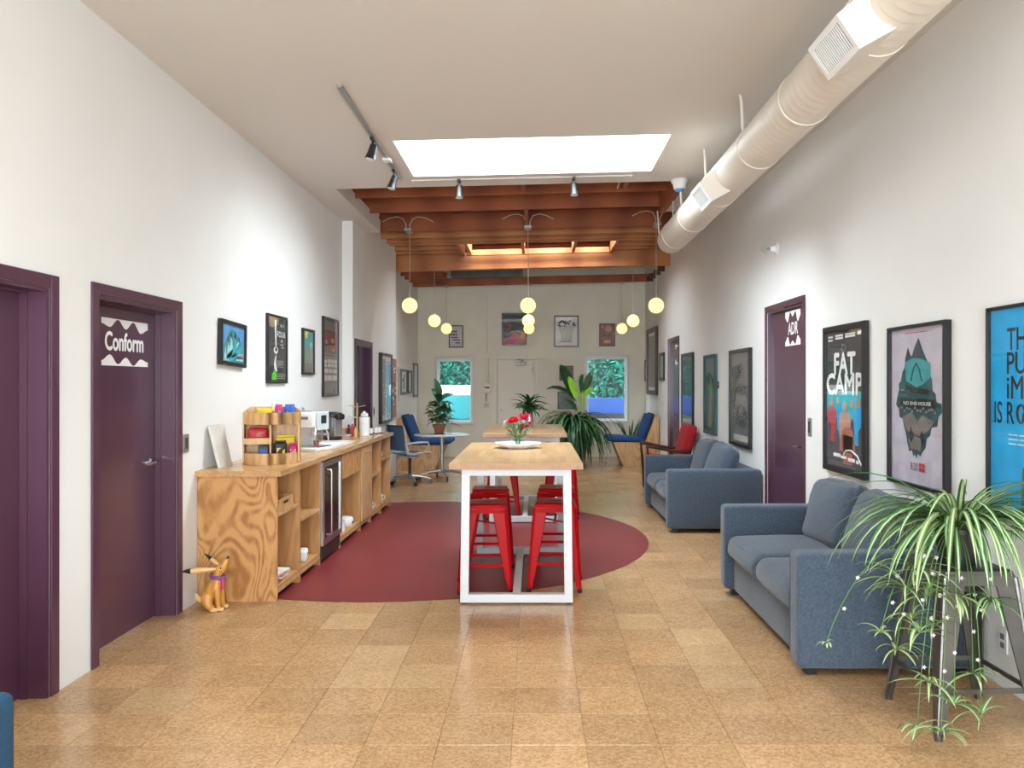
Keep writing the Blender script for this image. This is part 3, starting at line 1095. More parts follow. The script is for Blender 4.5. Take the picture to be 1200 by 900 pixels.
# ================================================================== FURNITURE
# ---- two white framed bar tables with butcher-block tops
def bar_table(name, label, xc, y0, y1, fy0, fy1, top_w, fr_w, group):
    root = T(name, label, 'table', (xc, (y0 + y1) / 2, 0), 0, group)
    cy = (y0 + y1) / 2
    h = 1.0
    a0, a1 = y0 - cy, y1 - cy
    b = B().box(-top_w / 2, top_w / 2, a0, a1, h - 0.042, h, bev=0.003)
    b.bm.normal_update()
    for f in b.bm.faces:
        if abs(f.normal.y) > 0.9:
            f.material_index = 1
    b.build('tabletop', ['butcher_block', 'end_grain'], root, smooth=False)
    w = fr_w / 2
    t = 0.057
    for yy in (fy0 - cy, fy1 - cy):
        for s in (-1, 1):
            x0 = s * w - (t if s > 0 else 0)
            b = B().hexa([(x0, yy, 0.012), (x0 + t, yy, 0.012), (x0 + t, yy + t, 0.012), (x0, yy + t, 0.012),
                          (x0 - s * 0.012, yy, h - 0.042), (x0 + t - s * 0.012, yy, h - 0.042), (x0 + t - s * 0.012, yy + t, h - 0.042), (x0 - s * 0.012, yy + t, h - 0.042)])
            lg = b.build('leg', 'white_metal', root, smooth=False)
            B().cyl((s * (w - t / 2), yy + t / 2, 0), (s * (w - t / 2), yy + t / 2, 0.013), 0.018, seg=10).build('foot', 'rubber', lg)
        B().box(-w + t, w - t, yy, yy + t, 0.012, 0.012 + t).build('bottom_rail', 'white_metal', root, smooth=False)
        B().box(-w + t + 0.011, w - t - 0.011, yy + 0.001, yy + t - 0.001, h - 0.042 - t, h - 0.0421).build('top_rail', 'white_metal', root, smooth=False)
    B().box(-t / 2, t / 2, fy0 - cy + t, fy1 - cy, 0.012, 0.012 + t).build('stretcher', 'white_metal', root, smooth=False)
    for s in (-1, 1):
        x0 = s * (w - 0.012) - (t if s > 0 else 0)
        B().box(x0, x0 + t, fy0 - cy + t, fy1 - cy, h - 0.042 - t, h - 0.042).build('side_rail', 'white_metal', root, smooth=False)
    return root
bar_table('bar_table', 'nearer butcher-block bar table with a flower vase on a white tray', -0.130, 5.34, 7.25, 5.47, 7.02, 0.92, 0.79, 'white framed bar tables')
bar_table('bar_table', 'farther butcher-block bar table with a grey vase of green leaves', -0.112, 8.52, 10.45, 8.66, 10.25, 0.92, 0.79, 'white framed bar tables')

# ---- metal stools with splayed tapered legs
def metal_stool(name, label, loc, rz, mat, h=0.65, group=None, cat='stool', top=0.142, foot=0.20, hole='dark_red'):
    root = T(name, label, cat, loc, rz, group)
    # seat with turned down rim
    b = B()
    b.rbox((0, 0, h - 0.014), (2 * top + 0.016, 2 * top + 0.016, 0.028), 0.0135, n=2)
    seat = b.build('seat', mat, root)
    sk = B()
    a, c = top + 0.004, top + 0.022
    z0, z1 = h - 0.085, h - 0.012
    for q in range(4):
        R = Matrix.Rotation(q * PI / 2, 4, 'Z')
        sk.hexa([R @ Vector(p) for p in ((-c, -c, z0 + 0.02), (c, -c, z0 + 0.02), (c - 0.004, -c + 0.006, z0 + 0.02), (-c + 0.004, -c + 0.006, z0 + 0.02),
                                         (-a, -a, z1), (a, -a, z1), (a - 0.004, -a + 0.006, z1), (-a + 0.004, -a + 0.006, z1))])
    sk.build('rim', mat, seat, smooth=False)
    B().rbox((0, 0, h + 0.0005), (0.09, 0.032, 0.003), 0.001, n=1).build('grip_hole', hole, seat)
    # legs: folded sheet, broad at the top
    for q in range(4):
        R = Matrix.Rotation(q * PI / 2, 4, 'Z')
        b = B()
        tw, bw, th = 0.098, 0.034, 0.010
        ct, cb = top + 0.012, foot
        zt, zb = h - 0.03, 0.018
        def plate(f):
            b.hexa([R @ Vector(p) for p in f])
        plate([(-cb, -cb, zb), (-cb + bw, -cb, zb), (-cb + bw, -cb + th, zb), (-cb, -cb + th, zb),
               (-ct, -ct, zt), (-ct + tw, -ct, zt), (-ct + tw, -ct + th, zt), (-ct, -ct + th, zt)])
        plate([(-cb, -cb, zb), (-cb + th, -cb, zb), (-cb + th, -cb + bw, zb), (-cb, -cb + bw, zb),
               (-ct, -ct, zt), (-ct + th, -ct, zt), (-ct + th, -ct + tw, zt), (-ct, -ct + tw, zt)])
        # rounded outer corner bead
        b.tube([R @ Vector((-cb + 0.004, -cb + 0.004, zb)), R @ Vector((-ct + 0.004, -ct + 0.004, zt))], [0.008, 0.012], seg=8)
        lg = b.build('leg', mat, root)
        fp = R @ Vector((-cb + 0.012, -cb + 0.012, 0))
        B().cyl(fp, fp + Vector((0, 0, 0.03)), 0.017, 0.019, seg=10).build('foot_cap', 'rubber' if mat != 'gunmetal' else 'gunmetal', lg)
    for q in range(4):
        R = Matrix.Rotation(q * PI / 2, 4, 'Z')
        z = 0.205
        c2 = foot + (top + 0.012 - foot) * (z / h) - 0.008
        b = B().box(-c2, c2, -c2 - 0.004, -c2 + 0.004, z - 0.011, z + 0.011)
        b.move(R)
        b.build('brace', mat, root, smooth=False)
    b = B()
    for s in (-1, 1):
        b.box(-0.19, 0.19, -0.009, 0.009, h - 0.145 + 0.01 * s, h - 0.137 + 0.01 * s)
        b.move(Matrix.Rotation(PI / 4 if s < 0 else PI / 2, 4, 'Z'))
    b.build('cross_brace', mat, root, smooth=False)
    return root
GS = 'red metal stools at the bar tables'
s1 = metal_stool('metal_stool', 'red metal stool at the near left corner of the nearer table', (-0.385, 5.93, 0), 0.10, 'red_metal', group=GS)
dup(s1, (0.155, 5.98, 0), -0.06, 'red metal stool at the near right corner of the nearer table')
dup(s1, (-0.385, 6.72, 0), 0.03, 'red metal stool behind the near left one at the nearer table')
dup(s1, (0.185, 6.79, 0), -0.04, 'red metal stool behind the near right one at the nearer table')
dup(s1, (-0.375, 9.05, 0), 0.05, 'red metal stool on the left of the farther bar table')
dup(s1, (0.305, 9.05, 0), -0.08, 'red metal stool on the right of the farther bar table')
metal_stool('metal_plant_stool', 'bare gunmetal stool carrying the trailing spider plant', (1.965, 3.615, 0), 0.03, 'gunmetal', h=0.72, top=0.15, foot=0.235, hole='black')

# ---- sofas (local: seat faces -y, length along x)
def sofa(name, label, loc, rz, L, D, arm_h, nseat, mat, armw=0.15, back_extra=0.20, seat_h=0.45, group=None, cat='sofa', pillows=True):
    root = T(name, label, cat, loc, rz, group)
    hd, hl = D / 2, L / 2
    for s in (-1, 1):
        b = B().rbox((s * (hl - armw / 2), 0, (arm_h + 0.045) / 2), (armw, D, arm_h - 0.045), 0.032, (0.004, 0.002, 0.003), n=3)
        a = b.build('arm', mat, root)
        # piped seam running over the arm front
        x = s * (hl - armw) + s * 0.004
        B().tube([(x, -hd + 0.03, 0.07), (x, -hd - 0.001 + 0.006, 0.12), (x, -hd + 0.006, arm_h - 0.06), (x, -hd + 0.03, arm_h - 0.006)], 0.003, seg=5).build('seam', mat, a)
    iw = L - 2 * armw
    B().rbox((0, 0.02, 0.165), (iw + 0.004, D - 0.09, 0.24), 0.015, n=2).build('seat_base', mat, root)
    B().rbox((0, hd - 0.11, (arm_h + 0.045) / 2), (iw + 0.004, 0.21, arm_h - 0.05), 0.035, n=3).build('backrest', mat, root)
    w = iw / nseat
    for k in range(nseat):
        cx = -iw / 2 + w * (k + 0.5)
        b = B().rbox((cx, -0.085, seat_h - 0.085), (w - 0.004, D - 0.20, 0.17), 0.062, (0.0, 0.022, 0.028), n=4, sag=0.004, seed=k + 5)
        c = b.build('seat_cushion', mat, root)
    if pillows:
        for k in range(nseat):
            cx = -iw / 2 + w * (k + 0.5)
            R = Matrix.Rotation(math.radians(-17 - 3 * k), 3, 'X') @ Matrix.Rotation(math.radians(2.5 * (1 if k else -1)), 3, 'Y')
            b = B().rbox((cx, hd - 0.305, seat_h + 0.205), (w - 0.02, 0.16, 0.46), 0.075, (0.0, 0.05, 0.012), n=4, rot=R, sag=0.007, seed=k + 11)
            b.build('back_cushion', mat, root)
    for sx in (-1, 1):
        for sy in (-1, 1):
            B().box(sx * (hl - 0.09) - 0.03, sx * (hl - 0.09) + 0.03, sy * (hd - 0.09) - 0.03, sy * (hd - 0.09) + 0.03, 0.0, 0.05).build('foot', 'black', root, smooth=False)
    return root
GF = 'blue-grey two seat sofas along the right wall'
sofa('sofa', 'blue-grey two seat sofa nearest the camera, behind the spider plant', (1.868, 4.965, 0), -PI / 2, 1.74, 0.975, 0.655, 2, 'sofa_fabric', group=GF)
sofa('sofa', 'blue-grey two seat sofa farther along, in front of the red armchair', (1.855, 8.93, 0), -PI / 2, 1.76, 0.975, 0.655, 2, 'sofa_fabric', group=GF)
sofa('teal_armchair', 'teal blue armchair of which one arm shows at bottom left', (-2.003, 2.01, 0), PI / 2, 0.96, 0.71, 0.575, 1, 'teal_fabric', cat='armchair')

# ---- red armchair with dark wooden arms (faces -x)
root = T('red_armchair', 'red upholstered armchair with dark wooden arms by the far right door', 'armchair', (1.925, 11.35, 0), -PI / 2)
R = Matrix.Rotation(math.radians(-6), 3, 'X')
B().rbox((0, 0.0, 0.40), (0.60, 0.60, 0.16), 0.05, (0, 0, 0.02), n=3, rot=R).build('seat', 'red_fabric', root)
R = Matrix.Rotation(math.radians(-14), 3, 'X')
B().rbox((0, 0.25, 0.66), (0.60, 0.13, 0.60), 0.045, (0, 0.02, 0), n=3, rot=R).build('backrest', 'red_fabric', root)
for s in (-1, 1):
    x = s * 0.335
    B().tube([(x, -0.36, 0.655), (x, -0.25, 0.65), (x, -0.05, 0.605), (x, 0.12, 0.58), (x, 0.27, 0.60)], [0.018, 0.026, 0.022, 0.022, 0.018], seg=8).build('armrest', 'dark_wood', root)
    B().tube([(x, -0.34, 0.65), (x, -0.31, 0.3), (x, -0.30, 0.0)], [0.016, 0.022, 0.014], seg=8).build('front_leg', 'dark_wood', root)
    B().tube([(x * 0.97, 0.22, 0.60), (x * 0.97, 0.20, 0.3), (x * 0.97, 0.31, 0.0)], [0.016, 0.022, 0.014], seg=8).build('rear_leg', 'dark_wood', root)
B().box(-0.33, 0.33, -0.28, -0.24, 0.26, 0.32).build('front_rail', 'dark_wood', root, smooth=False)

# ---- plywood lounge seats with blue cushions
def lounge(name, label, loc, rz):
    root = T(name, label, 'lounge seat', loc, rz, 'plywood lounge seats with blue cushions')
    # local: back at y=0, front towards -y
    prof = [(0, 0), (-0.66, 0), (-0.85, 0.45), (-0.26, 0.45), (-0.08, 0.93), (0, 0.93)]
    b = B().prism(prof, -0.34, -0.322, 'yz').prism(prof, 0.322, 0.34, 'yz')
    B().prism(prof, -0.34, -0.318, 'yz').build('side_panel', 'plywood_pale', root, smooth=False)
    B().prism(prof, 0.318, 0.34, 'yz').build('side_panel', 'plywood_pale', root, smooth=False)
    b.bm.free()
    B().hexa([(-0.318, -0.66, 0), (0.318, -0.66, 0), (0.318, -0.64, 0), (-0.318, -0.64, 0),
              (-0.318, -0.85, 0.45), (0.318, -0.85, 0.45), (0.318, -0.83, 0.45), (-0.318, -0.83, 0.45)]).build('front_panel', 'plywood_pale', root, smooth=False)
    B().box(-0.318, 0.318, -0.83, -0.02, 0.432, 0.45).build('seat_board', 'plywood_pale', root, smooth=False)
    B().box(-0.318, 0.318, -0.02, 0, 0.0, 0.93).build('back_board', 'plywood_pale', root, smooth=False)
    R = Matrix.Rotation(math.radians(-3), 3, 'X')
    B().rbox((0, -0.605, 0.502), (0.68, 0.72, 0.095), 0.04, (0, 0, 0.008), n=3, rot=R).build('seat_cushion', 'blue_fabric', root)
    R = Matrix.Rotation(math.radians(-21), 3, 'X')
    c = B().rbox((0, -0.235, 0.735), (0.68, 0.085, 0.50), 0.04, (0, 0.008, 0), n=3, rot=R).build('back_cushion', 'blue_fabric', root)
    B().rbox((0, -0.185, 0.75), (0.684, 0.035, 0.50), 0.015, n=2, rot=R).build('cushion_border', 'navy_fabric', c)
    return root
lounge('lounge_seat', 'plywood lounge seat with blue cushions under the right far window', (2.305, 14.85, 0), -PI / 2)
lounge('lounge_seat', 'plywood lounge seat with blue cushions behind the white round table', (-2.45, 14.16, 0), PI / 2)

# ---- round cafe table
root = T('round_table', 'white round cafe table on a metal star base', 'table', (-1.50, 12.60, 0))
B().lathe([(0, 0.705), (0.43, 0.705), (0.448, 0.715), (0.448, 0.722), (0.44, 0.728), (0, 0.728)], seg=48).build('tabletop', 'laminate', root)
B().cyl((0, 0, 0.10), (0, 0, 0.705), 0.032, seg=16).build('column', 'alu', root)
for k in range(4):
    a = 0.35 + k * PI / 2
    d = Vector((math.cos(a), math.sin(a), 0))
    lg = B().tube([Vector((0, 0, 0.135)), d * 0.20 + Vector((0, 0, 0.12)), d * 0.37 + Vector((0, 0, 0.075))], [0.026, 0.020, 0.013], seg=8).build('base_arm', 'alu', root)
    q = d * 0.36
    B().cyl((q.x, q.y, 0), (q.x, q.y, 0.075), 0.014, seg=8).build('glide', 'rubber', lg)

# ---- office chair (faces local -y)
root = T('office_chair', 'grey framed office chair with navy mesh seat beside round table', 'chair', (-1.93, 12.03, 0), math.radians(133))
def sheet(b, rows, th=0.006):
    a = [[b.bm.verts.new(p) for p in r] for r in rows]
    c = [[b.bm.verts.new(Vector(p) + Vector((0, 0.5 * th, -th))) for p in r] for r in rows]
    for g, fl in ((a, 0), (c, 1)):
        for i in range(len(g) - 1):
            for j in range(len(g[0]) - 1):
                q = [g[i][j], g[i][j + 1], g[i + 1][j + 1], g[i + 1][j]]
                b.bm.faces.new(q[::-1] if fl else q)
    for i in range(len(a) - 1):
        b.bm.faces.new((a[i][0], a[i + 1][0], c[i + 1][0], c[i][0]))
        b.bm.faces.new((a[i][-1], c[i][-1], c[i + 1][-1], a[i + 1][-1]))
prof = [(-0.25, 0.455), (-0.20, 0.475), (-0.05, 0.465), (0.10, 0.45), (0.19, 0.47), (0.235, 0.53), (0.25, 0.62), (0.265, 0.75), (0.285, 0.86), (0.30, 0.905)]
def pr(i, x):
    y, z = prof[i]
    c = (x / 0.225) ** 2
    return (x, y - (0.03 * c if i >= 5 else 0), z + (0.018 * c if i < 5 else 0))
xsn = [-0.225 + 0.45 * k / 8 for k in range(9)]
b = B(); sheet(b, [[pr(i, x) for x in xsn] for i in range(0, 5)]); b.build('seat', 'navy_mesh', root)
b = B(); sheet(b, [[pr(i, x) for x in xsn] for i in range(5, 10)]); b.build('backrest', 'navy_mesh', root)
for s in (-1, 1):
    x = s * 0.232
    B().tube([pr(i, x) for i in range(10)], [0.013, 0.015, 0.016, 0.020, 0.022, 0.022, 0.018, 0.015, 0.012, 0.010], seg=8).build('side_frame', 'grey_plastic', root)
    x2 = s * 0.275
    B().tube([(x, 0.24, 0.62), (x2, 0.15, 0.645), (x2, -0.02, 0.65), (x2, -0.14, 0.645), (x2, -0.165, 0.62), (x2, -0.12, 0.54), (x, -0.06, 0.475)], [0.013, 0.016, 0.018, 0.016, 0.014, 0.012, 0.012], seg=8).build('armrest', 'grey_plastic', root)
B().tube([(-0.22, 0.29, 0.902), (0, 0.315, 0.905), (0.22, 0.29, 0.902)], 0.011, seg=8).build('top_rail', 'navy_fabric', root)
B().box(-0.20, 0.20, -0.03, 0.09, 0.41, 0.44, bev=0.01).build('seat_support', 'grey_plastic', root, smooth=False)
B().cyl((0, 0, 0.10), (0, 0, 0.42), 0.022, seg=12).build('gas_column', 'black', root)
for k in range(5):
    a = 0.3 + 2 * PI * k / 5
    d = Vector((math.cos(a), math.sin(a), 0))
    ar = B().tube([Vector((0, 0, 0.125)), d * 0.15 + Vector((0, 0, 0.115)), d * 0.32 + Vector((0, 0, 0.075))], [0.030, 0.020, 0.014], seg=8).build('base_arm', 'alu', root)
    q = d * 0.32
    t = Vector((-d.y, d.x, 0)) * 0.012
    b = B()
    for sg in (-1, 1):
        c0 = Vector((q.x, q.y, 0.03)) + t * sg * 0.5
        b.cyl(c0, c0 + t * sg * 1.2, 0.029, seg=12)
    b.build('caster', 'black', ar)

# ================================================================== COUNTER ALONG THE LEFT WALL
CX = -1.83                                     # cabinet front
WT = 0.93                                      # worktop height
# worktop with a cut-out for the sink
SX0, SX1, SY0, SY1 = -2.235, -1.925, 7.42, 8.32
b = B()
xs_ = [LA + 0.002, SX0, SX1, CX + 0.035]
for (xa, xb_, ya, yb) in ((xs_[0], xs_[3], 5.51, SY0), (xs_[0], xs_[1], SY0, SY1), (xs_[2], xs_[3], SY0, SY1), (xs_[0], xs_[3], SY1, 9.715), (LB + 0.002, xs_[3], 9.715, 9.90)):
    b.box(xa, xb_, ya, yb, WT - 0.04, WT)
bmesh.ops.remove_doubles(b.bm, verts=b.bm.verts, dist=1e-5)
for v in b.bm.verts:
    v.co -= Vector((CX, 7.7, 0))
wt = b.build('worktop', 'worktop', smooth=False, loc=(CX, 7.7, 0))
tag(wt, 'long wooden worktop running along the left wall over plywood cabinets', 'worktop')
# sink
root = T('sink', 'white rectangular sink set into the wooden worktop', 'sink', ((SX0 + SX1) / 2, (SY0 + SY1) / 2, WT))
w, d = (SX1 - SX0) / 2, (SY1 - SY0) / 2
b = B()
for a in ((-w - 0.012, -w + 0.012, -d - 0.012, d + 0.012), (w - 0.012, w + 0.012, -d - 0.012, d + 0.012), (-w + 0.012, w - 0.012, -d - 0.012, -d + 0.012), (-w + 0.012, w - 0.012, d - 0.012, d + 0.012)):
    b.box(*a, 0.0005, 0.009)
b.box(-w + 0.012, w - 0.012, d - 0.16, d - 0.012, 0.0005, 0.007)
b.build('rim', 'porcelain', root, smooth=False)
b = B()
d1_ = d - 0.165
b.box(-w + 0.001, -w + 0.012, -d + 0.001, d1_, -0.10, 0.001).box(w - 0.012, w - 0.001, -d + 0.001, d1_, -0.10, 0.001)
b.box(-w + 0.012, w - 0.012, -d + 0.001, -d + 0.012, -0.10, 0.001).box(-w + 0.012, w - 0.012, d1_ - 0.012, d1_, -0.10, 0.001)
b.box(-w + 0.001, w - 0.001, -d + 0.001, d1_, -0.11, -0.10)
b.build('basin', 'porcelain', root, smooth=False)
B().lathe([(0, -0.0995), (0.03, -0.0995), (0.03, -0.097), (0, -0.097)], seg=16).build('drain', 'steel', root)

def cabinet(name, label, y0, y1, xback, shelves=(), end=None, drawer=None, toe=True, dividers=True):
    root = T(name, label, 'cabinet', (CX, (y0 + y1) / 2, 0), 0, 'plywood cabinet units under the worktop')
    c = (y0 + y1) / 2
    a0, a1 = y0 - c, y1 - c
    xb = xback - CX
    t = 0.018
    zt = WT - 0.041
    B().box(xb, 0, a0, a0 + t, 0.0, zt).build('side_panel', end or 'plywood_side', root, smooth=False)
    B().box(xb, 0, a1 - t, a1, 0.0, zt).build('side_panel', 'plywood_side', root, smooth=False)
    B().box(xb, xb + 0.012, a0 + t, a1 - t, 0.08, zt).build('back_panel', 'plywood_side', root, smooth=False)
    B().box(xb + 0.012, -0.001, a0 + t, a1 - t, 0.085, 0.103).build('bottom_panel', 'plywood_side', root, smooth=False)
    B().box(-0.012, 0.0, a0 + t, a1 - t, 0.055, 0.085).build('front_edging', 'plywood_pale', root, smooth=False)
    B().box(-0.075, -0.06, a0 + t, a1 - t, 0.0, 0.085).build('toe_kick', 'black', root, smooth=False)
    for s in shelves:
        sh = B().box(xb + 0.012, -0.012, a0 + t, a1 - t, s, s + 0.018).build('shelf', 'plywood_side', root, smooth=False)
        B().box(-0.012, -0.004, a0 + t, a1 - t, s - 0.004, s + 0.022).build('edging', 'plywood_pale', sh, smooth=False)
    if drawer:
        B().box(-0.004, 0.012, a0 + t * 0.5, a1 - 0.003, drawer[0], drawer[1], bev=0.002).build('front_panel', 'plywood', root, smooth=False)
    return root
C1 = (5.54, 6.08); C2 = (6.08, 6.655); C3 = (7.325, 8.19); C4 = (8.19, 8.70); C5 = (8.70, 9.28); C6 = (9.28, 9.86)
cabinet('cabinet', 'end cabinet unit with bold grain side panel and magazines', *C1, LA + 0.004, (0.60,), end='plywood')
cabinet('cabinet', 'open cabinet unit left of the wine cooler', *C2, LA + 0.004, (0.47,))
k3 = cabinet('cabinet', 'cabinet unit with wavy grain front panel over an open bay', *C3, LA + 0.004, drawer=(0.64, 0.885))
k4 = cabinet('cabinet', 'narrow cabinet unit closed by a plain pale door', *C4, LA + 0.004)
dr = B().box(0.0005, 0.016, C4[0] - (C4[0] + C4[1]) / 2 + 0.003, C4[1] - (C4[0] + C4[1]) / 2 - 0.003, 0.10, 0.885, bev=0.002).build('cabinet_door', 'plywood_pale', k4, smooth=False)
B().box(0.016, 0.028, -0.10, 0.10, 0.80, 0.815, bev=0.003).build('handle', 'plywood_side', dr, smooth=False)
cabinet('cabinet', 'open shelf unit right of the plain cabinet door', *C5, LA + 0.004, (0.49,))
cabinet('cabinet', 'last open shelf unit at the far end of the counter', *C6, LB + 0.004, (0.62,))

# wine cooler
root = T('wine_cooler', 'stainless wine cooler with dark glass door under the worktop', 'wine cooler', (CX, (6.66 + 7.32) / 2, 0))
a = 0.322
B().box(-0.52, -0.012, -a, a, 0.012, 0.884).build('body', 'black', root, smooth=False)
dr = B()
for q in ((-a, -a + 0.05, 0.155, 0.875), (a - 0.05, a, 0.155, 0.875)):
    dr.box(-0.010, 0.022, q[0], q[1], q[2], q[3])
dr.box(-0.010, 0.022, -a + 0.05, a - 0.05, 0.155, 0.205).box(-0.010, 0.022, -a + 0.05, a - 0.05, 0.825, 0.875)
door_ = dr.build('door', 'steel', root, smooth=False)
B().box(0.006, 0.012, -a + 0.05, a - 0.05, 0.205, 0.825).build('glass', 'cooler_glass', door_, smooth=False)
B().tube([(0.022, -a + 0.10, 0.80), (0.062, -a + 0.10, 0.80), (0.065, -a + 0.10, 0.78), (0.065, -a + 0.10, 0.26), (0.062, -a + 0.10, 0.24), (0.022, -a + 0.10, 0.24)], 0.011, seg=8).build('handle', 'steel', door_)
g = B().box(-0.010, 0.0, -a, a, 0.03, 0.148)
gr = g.build('grille', 'black', root, smooth=False)
for k in range(6):
    B().box(0.0, 0.008, -a + 0.02, a - 0.02, 0.040 + k * 0.018, 0.048 + k * 0.018).build('slat', 'gunmetal', gr, smooth=False)
for k in range(4):
    B().box(-0.45, -0.03, -a + 0.03, a - 0.03, 0.30 + k * 0.13, 0.312 + k * 0.13).build('rack', 'steel', root, smooth=False)

# ================================================================== DUCT, TRACKS, LAMPS
DX, DZ, DR = 1.65, 3.29, 0.166
root = T('ventilation_duct', 'cream round spiral duct under the ceiling along the right wall', 'duct', (DX, 3.0, DZ))
prof = []
y = -4.0
while y < 6.43:
    prof += [(DR, y), (DR, y + 0.056), (DR + 0.0012, y + 0.062), (DR + 0.0012, y + 0.070), (DR, y + 0.076)]
    y += 0.082
prof = [(0.0, -4.0)] + prof + [(DR, 6.43), (DR - 0.006, 6.44), (0.0, 6.44)]
B().lathe(prof, seg=40, axis='y').build('pipe', 'duct_paint', root)
for y in (-1.2, 0.1, 0.75, 1.75, 2.72, 3.95, 5.1, 6.1):
    B().lathe([(DR, y), (DR + 0.006, y + 0.004), (DR + 0.006, y + 0.05), (DR, y + 0.054)], seg=40, axis='y').build('collar', 'duct_paint', root)
def strap(xc, y, zc):
    zt = CZ + TILT * xc - DZ
    B().tube([(xc - DX, y, zt + 0.01), (xc - DX + 0.012, y, zt - 0.06), (xc - DX + 0.02, y, 0.13), (xc - DX + 0.03, y, 0.10)], 0.011, seg=6).build('hanger', 'duct_paint', root)
for x, y in ((1.50, 0.72), (1.50, 2.72), (1.52, 4.05), (1.50, 5.12)):
    strap(x, y, 0)
B().tube([(-0.06, 6.0, 0.15), (-0.06, 6.0, 0.50)], 0.008, seg=6).build('hanger', 'duct_paint', root)
B().tube([(-0.18, 6.25, 0.02), (-0.20, 6.25, 0.30)], 0.008, seg=6).build('hanger', 'duct_paint', root)
nrm = Vector((-0.83, 0, -0.557)).normalized()
tan = Vector((-0.557, 0, 0.83)).normalized()
def register(yn, yf):
    y0, y1 = yn - 3.0, yf - 3.0
    hw, dist = 0.093, 0.292
    def P(n_, t_, y):
        p = nrm * n_ + tan * t_
        return (p.x, y, p.z)
    b = B().hexa([P(0.10, -hw - 0.02, y0 - 0.02), P(0.10, hw + 0.02, y0 - 0.02), P(0.10, hw + 0.02, y1 + 0.02), P(0.10, -hw - 0.02, y1 + 0.02),
                  P(dist, -hw, y0), P(dist, hw, y0), P(dist, hw, y1), P(dist, -hw, y1)])
    box_ = b.build('register', 'duct_paint', root, smooth=False)
    b = B()
    f = 0.026
    def bar(t0, t1, ya, yb, n0=dist + 0.001, n1=dist + 0.010):
        b.hexa([P(n0, t0, ya), P(n0, t1, ya), P(n0, t1, yb), P(n0, t0, yb), P(n1, t0, ya), P(n1, t1, ya), P(n1, t1, yb), P(n1, t0, yb)])
    bar(-hw, -hw + f, y0, y1); bar(hw - f, hw, y0, y1); bar(-hw + f, hw - f, y0, y0 + f); bar(-hw + f, hw - f, y1 - f, y1)
    b.build('frame', 'register_paint', box_, smooth=False)
    b = B()
    bar(-hw + f, hw - f, y0 + f, y1 - f, dist + 0.0005, dist + 0.002)
    b.build('opening', 'register_dark', box_, smooth=False)
    b = B()
    n = 17
    for k in range(n):
        yy = y0 + f + (y1 - y0 - 2 * f) * (k + 0.5) / n
        bar(-hw + f, hw - f, yy - 0.0028, yy + 0.0022, dist + 0.002, dist + 0.008)
    tag(b.build('louvres', 'register_paint', box_, smooth=False), kind='stuff')
register(3.49, 3.86)
register(6.42, 6.79)

# track lights
def zc(x):
    return CZ + TILT * x
root = T('track_light', 'track with black spot heads along the left of the skylight', 'track light', (-1.335, 6.6, zc(-1.335)))
B().box(-0.018, 0.018, -1.27, 1.15, -0.026, 0.0).build('track', 'alu', root, smooth=False)
def spot(root, x, y, z, dx, dy, mat, zr=0.0):
    b = B()
    b.box(x - 0.016, x + 0.016, y - 0.05, y + 0.05, z - 0.024, z, bev=0.003)
    b.cyl((x, y, z - 0.02), (x, y, z - 0.085), 0.010, seg=8)
    ad = b.build('adapter', mat, root)
    a = Vector((x, y, z - 0.085))
    d = Vector((dx, dy, -1)).normalized()
    h = B().cyl(a - d * 0.03, a + d * 0.05, 0.030, 0.036, seg=16).cyl(a + d * 0.05, a + d * 0.095, 0.036, 0.045, seg=16)
    hd = h.build('head', mat, root)
    B().cyl(a + d * 0.0955, a + d * 0.098, 0.036, seg=16).build('lens', 'spot_lens', hd)
spot(root, 0, -0.17, -0.026, -0.25, -0.1, 'black')
spot(root, 0, 0.80, -0.026, -0.3, -0.1, 'black')
B().rbox((0, 0.45, -0.03), (0.075, 0.10, 0.03), 0.01, n=2).build('feed_box', 'plastic_white', root)
root = T('track_light', 'track with two grey spot heads between skylight and joists', 'track light', (-0.14, 7.87, zc(-0.14)))
b = B().box(-1.10, 1.12, -0.012, 0.012, -0.012, 0.0).tilt(TILT)
b.build('track', 'ceiling_paint', root, smooth=False)
spot(root, -0.625, 0, -0.025, 0.0, -0.1, 'black')
spot(root, 0.53, 0, 0.001, 0.05, -0.1, 'black')

# pendants: three rows of three
GP = 'glowing white globe pendants hanging from the joists'
side_n = ('left', 'middle', 'right')
row_n = ('nearest', 'second', 'farthest')
def pendant(x, y, ztop, label):
    root = T('pendant_lamp', label, 'pendant lamp', (x, y, ztop), 0, GP)
    zg = 2.652 - ztop
    B().lathe([(0, 0), (0.055, 0), (0.055, -0.012), (0.02, -0.03), (0, -0.03)], seg=20).build('canopy', 'alu', root)
    B().cyl((0, 0, zg + 0.11), (0, 0, -0.025), 0.0045, seg=6).build('cord', 'cord', root)
    B().cyl((0, 0, zg + 0.095), (0, 0, zg + 0.14), 0.020, 0.012, seg=12).build('cap', 'cord', root)
    g = B().sphere((0, 0, zg), 0.111, 24, 14).build('globe', 'globe_glow', root)
    return root
XS = ((-1.78, -0.10, 1.72), (-1.78, -0.118, 1.735), (-1.79, -0.122, 1.755))
for r_, (y, zt) in enumerate(((11.09, 3.745), (13.81, 3.68), (15.78, 3.555))):
    for s_ in range(3):
        x = XS[r_][s_]
        pendant(x, y, zt + TILT * x, 'glowing globe pendant of the %s column, %s of its three' % (side_n[s_], row_n[r_]))
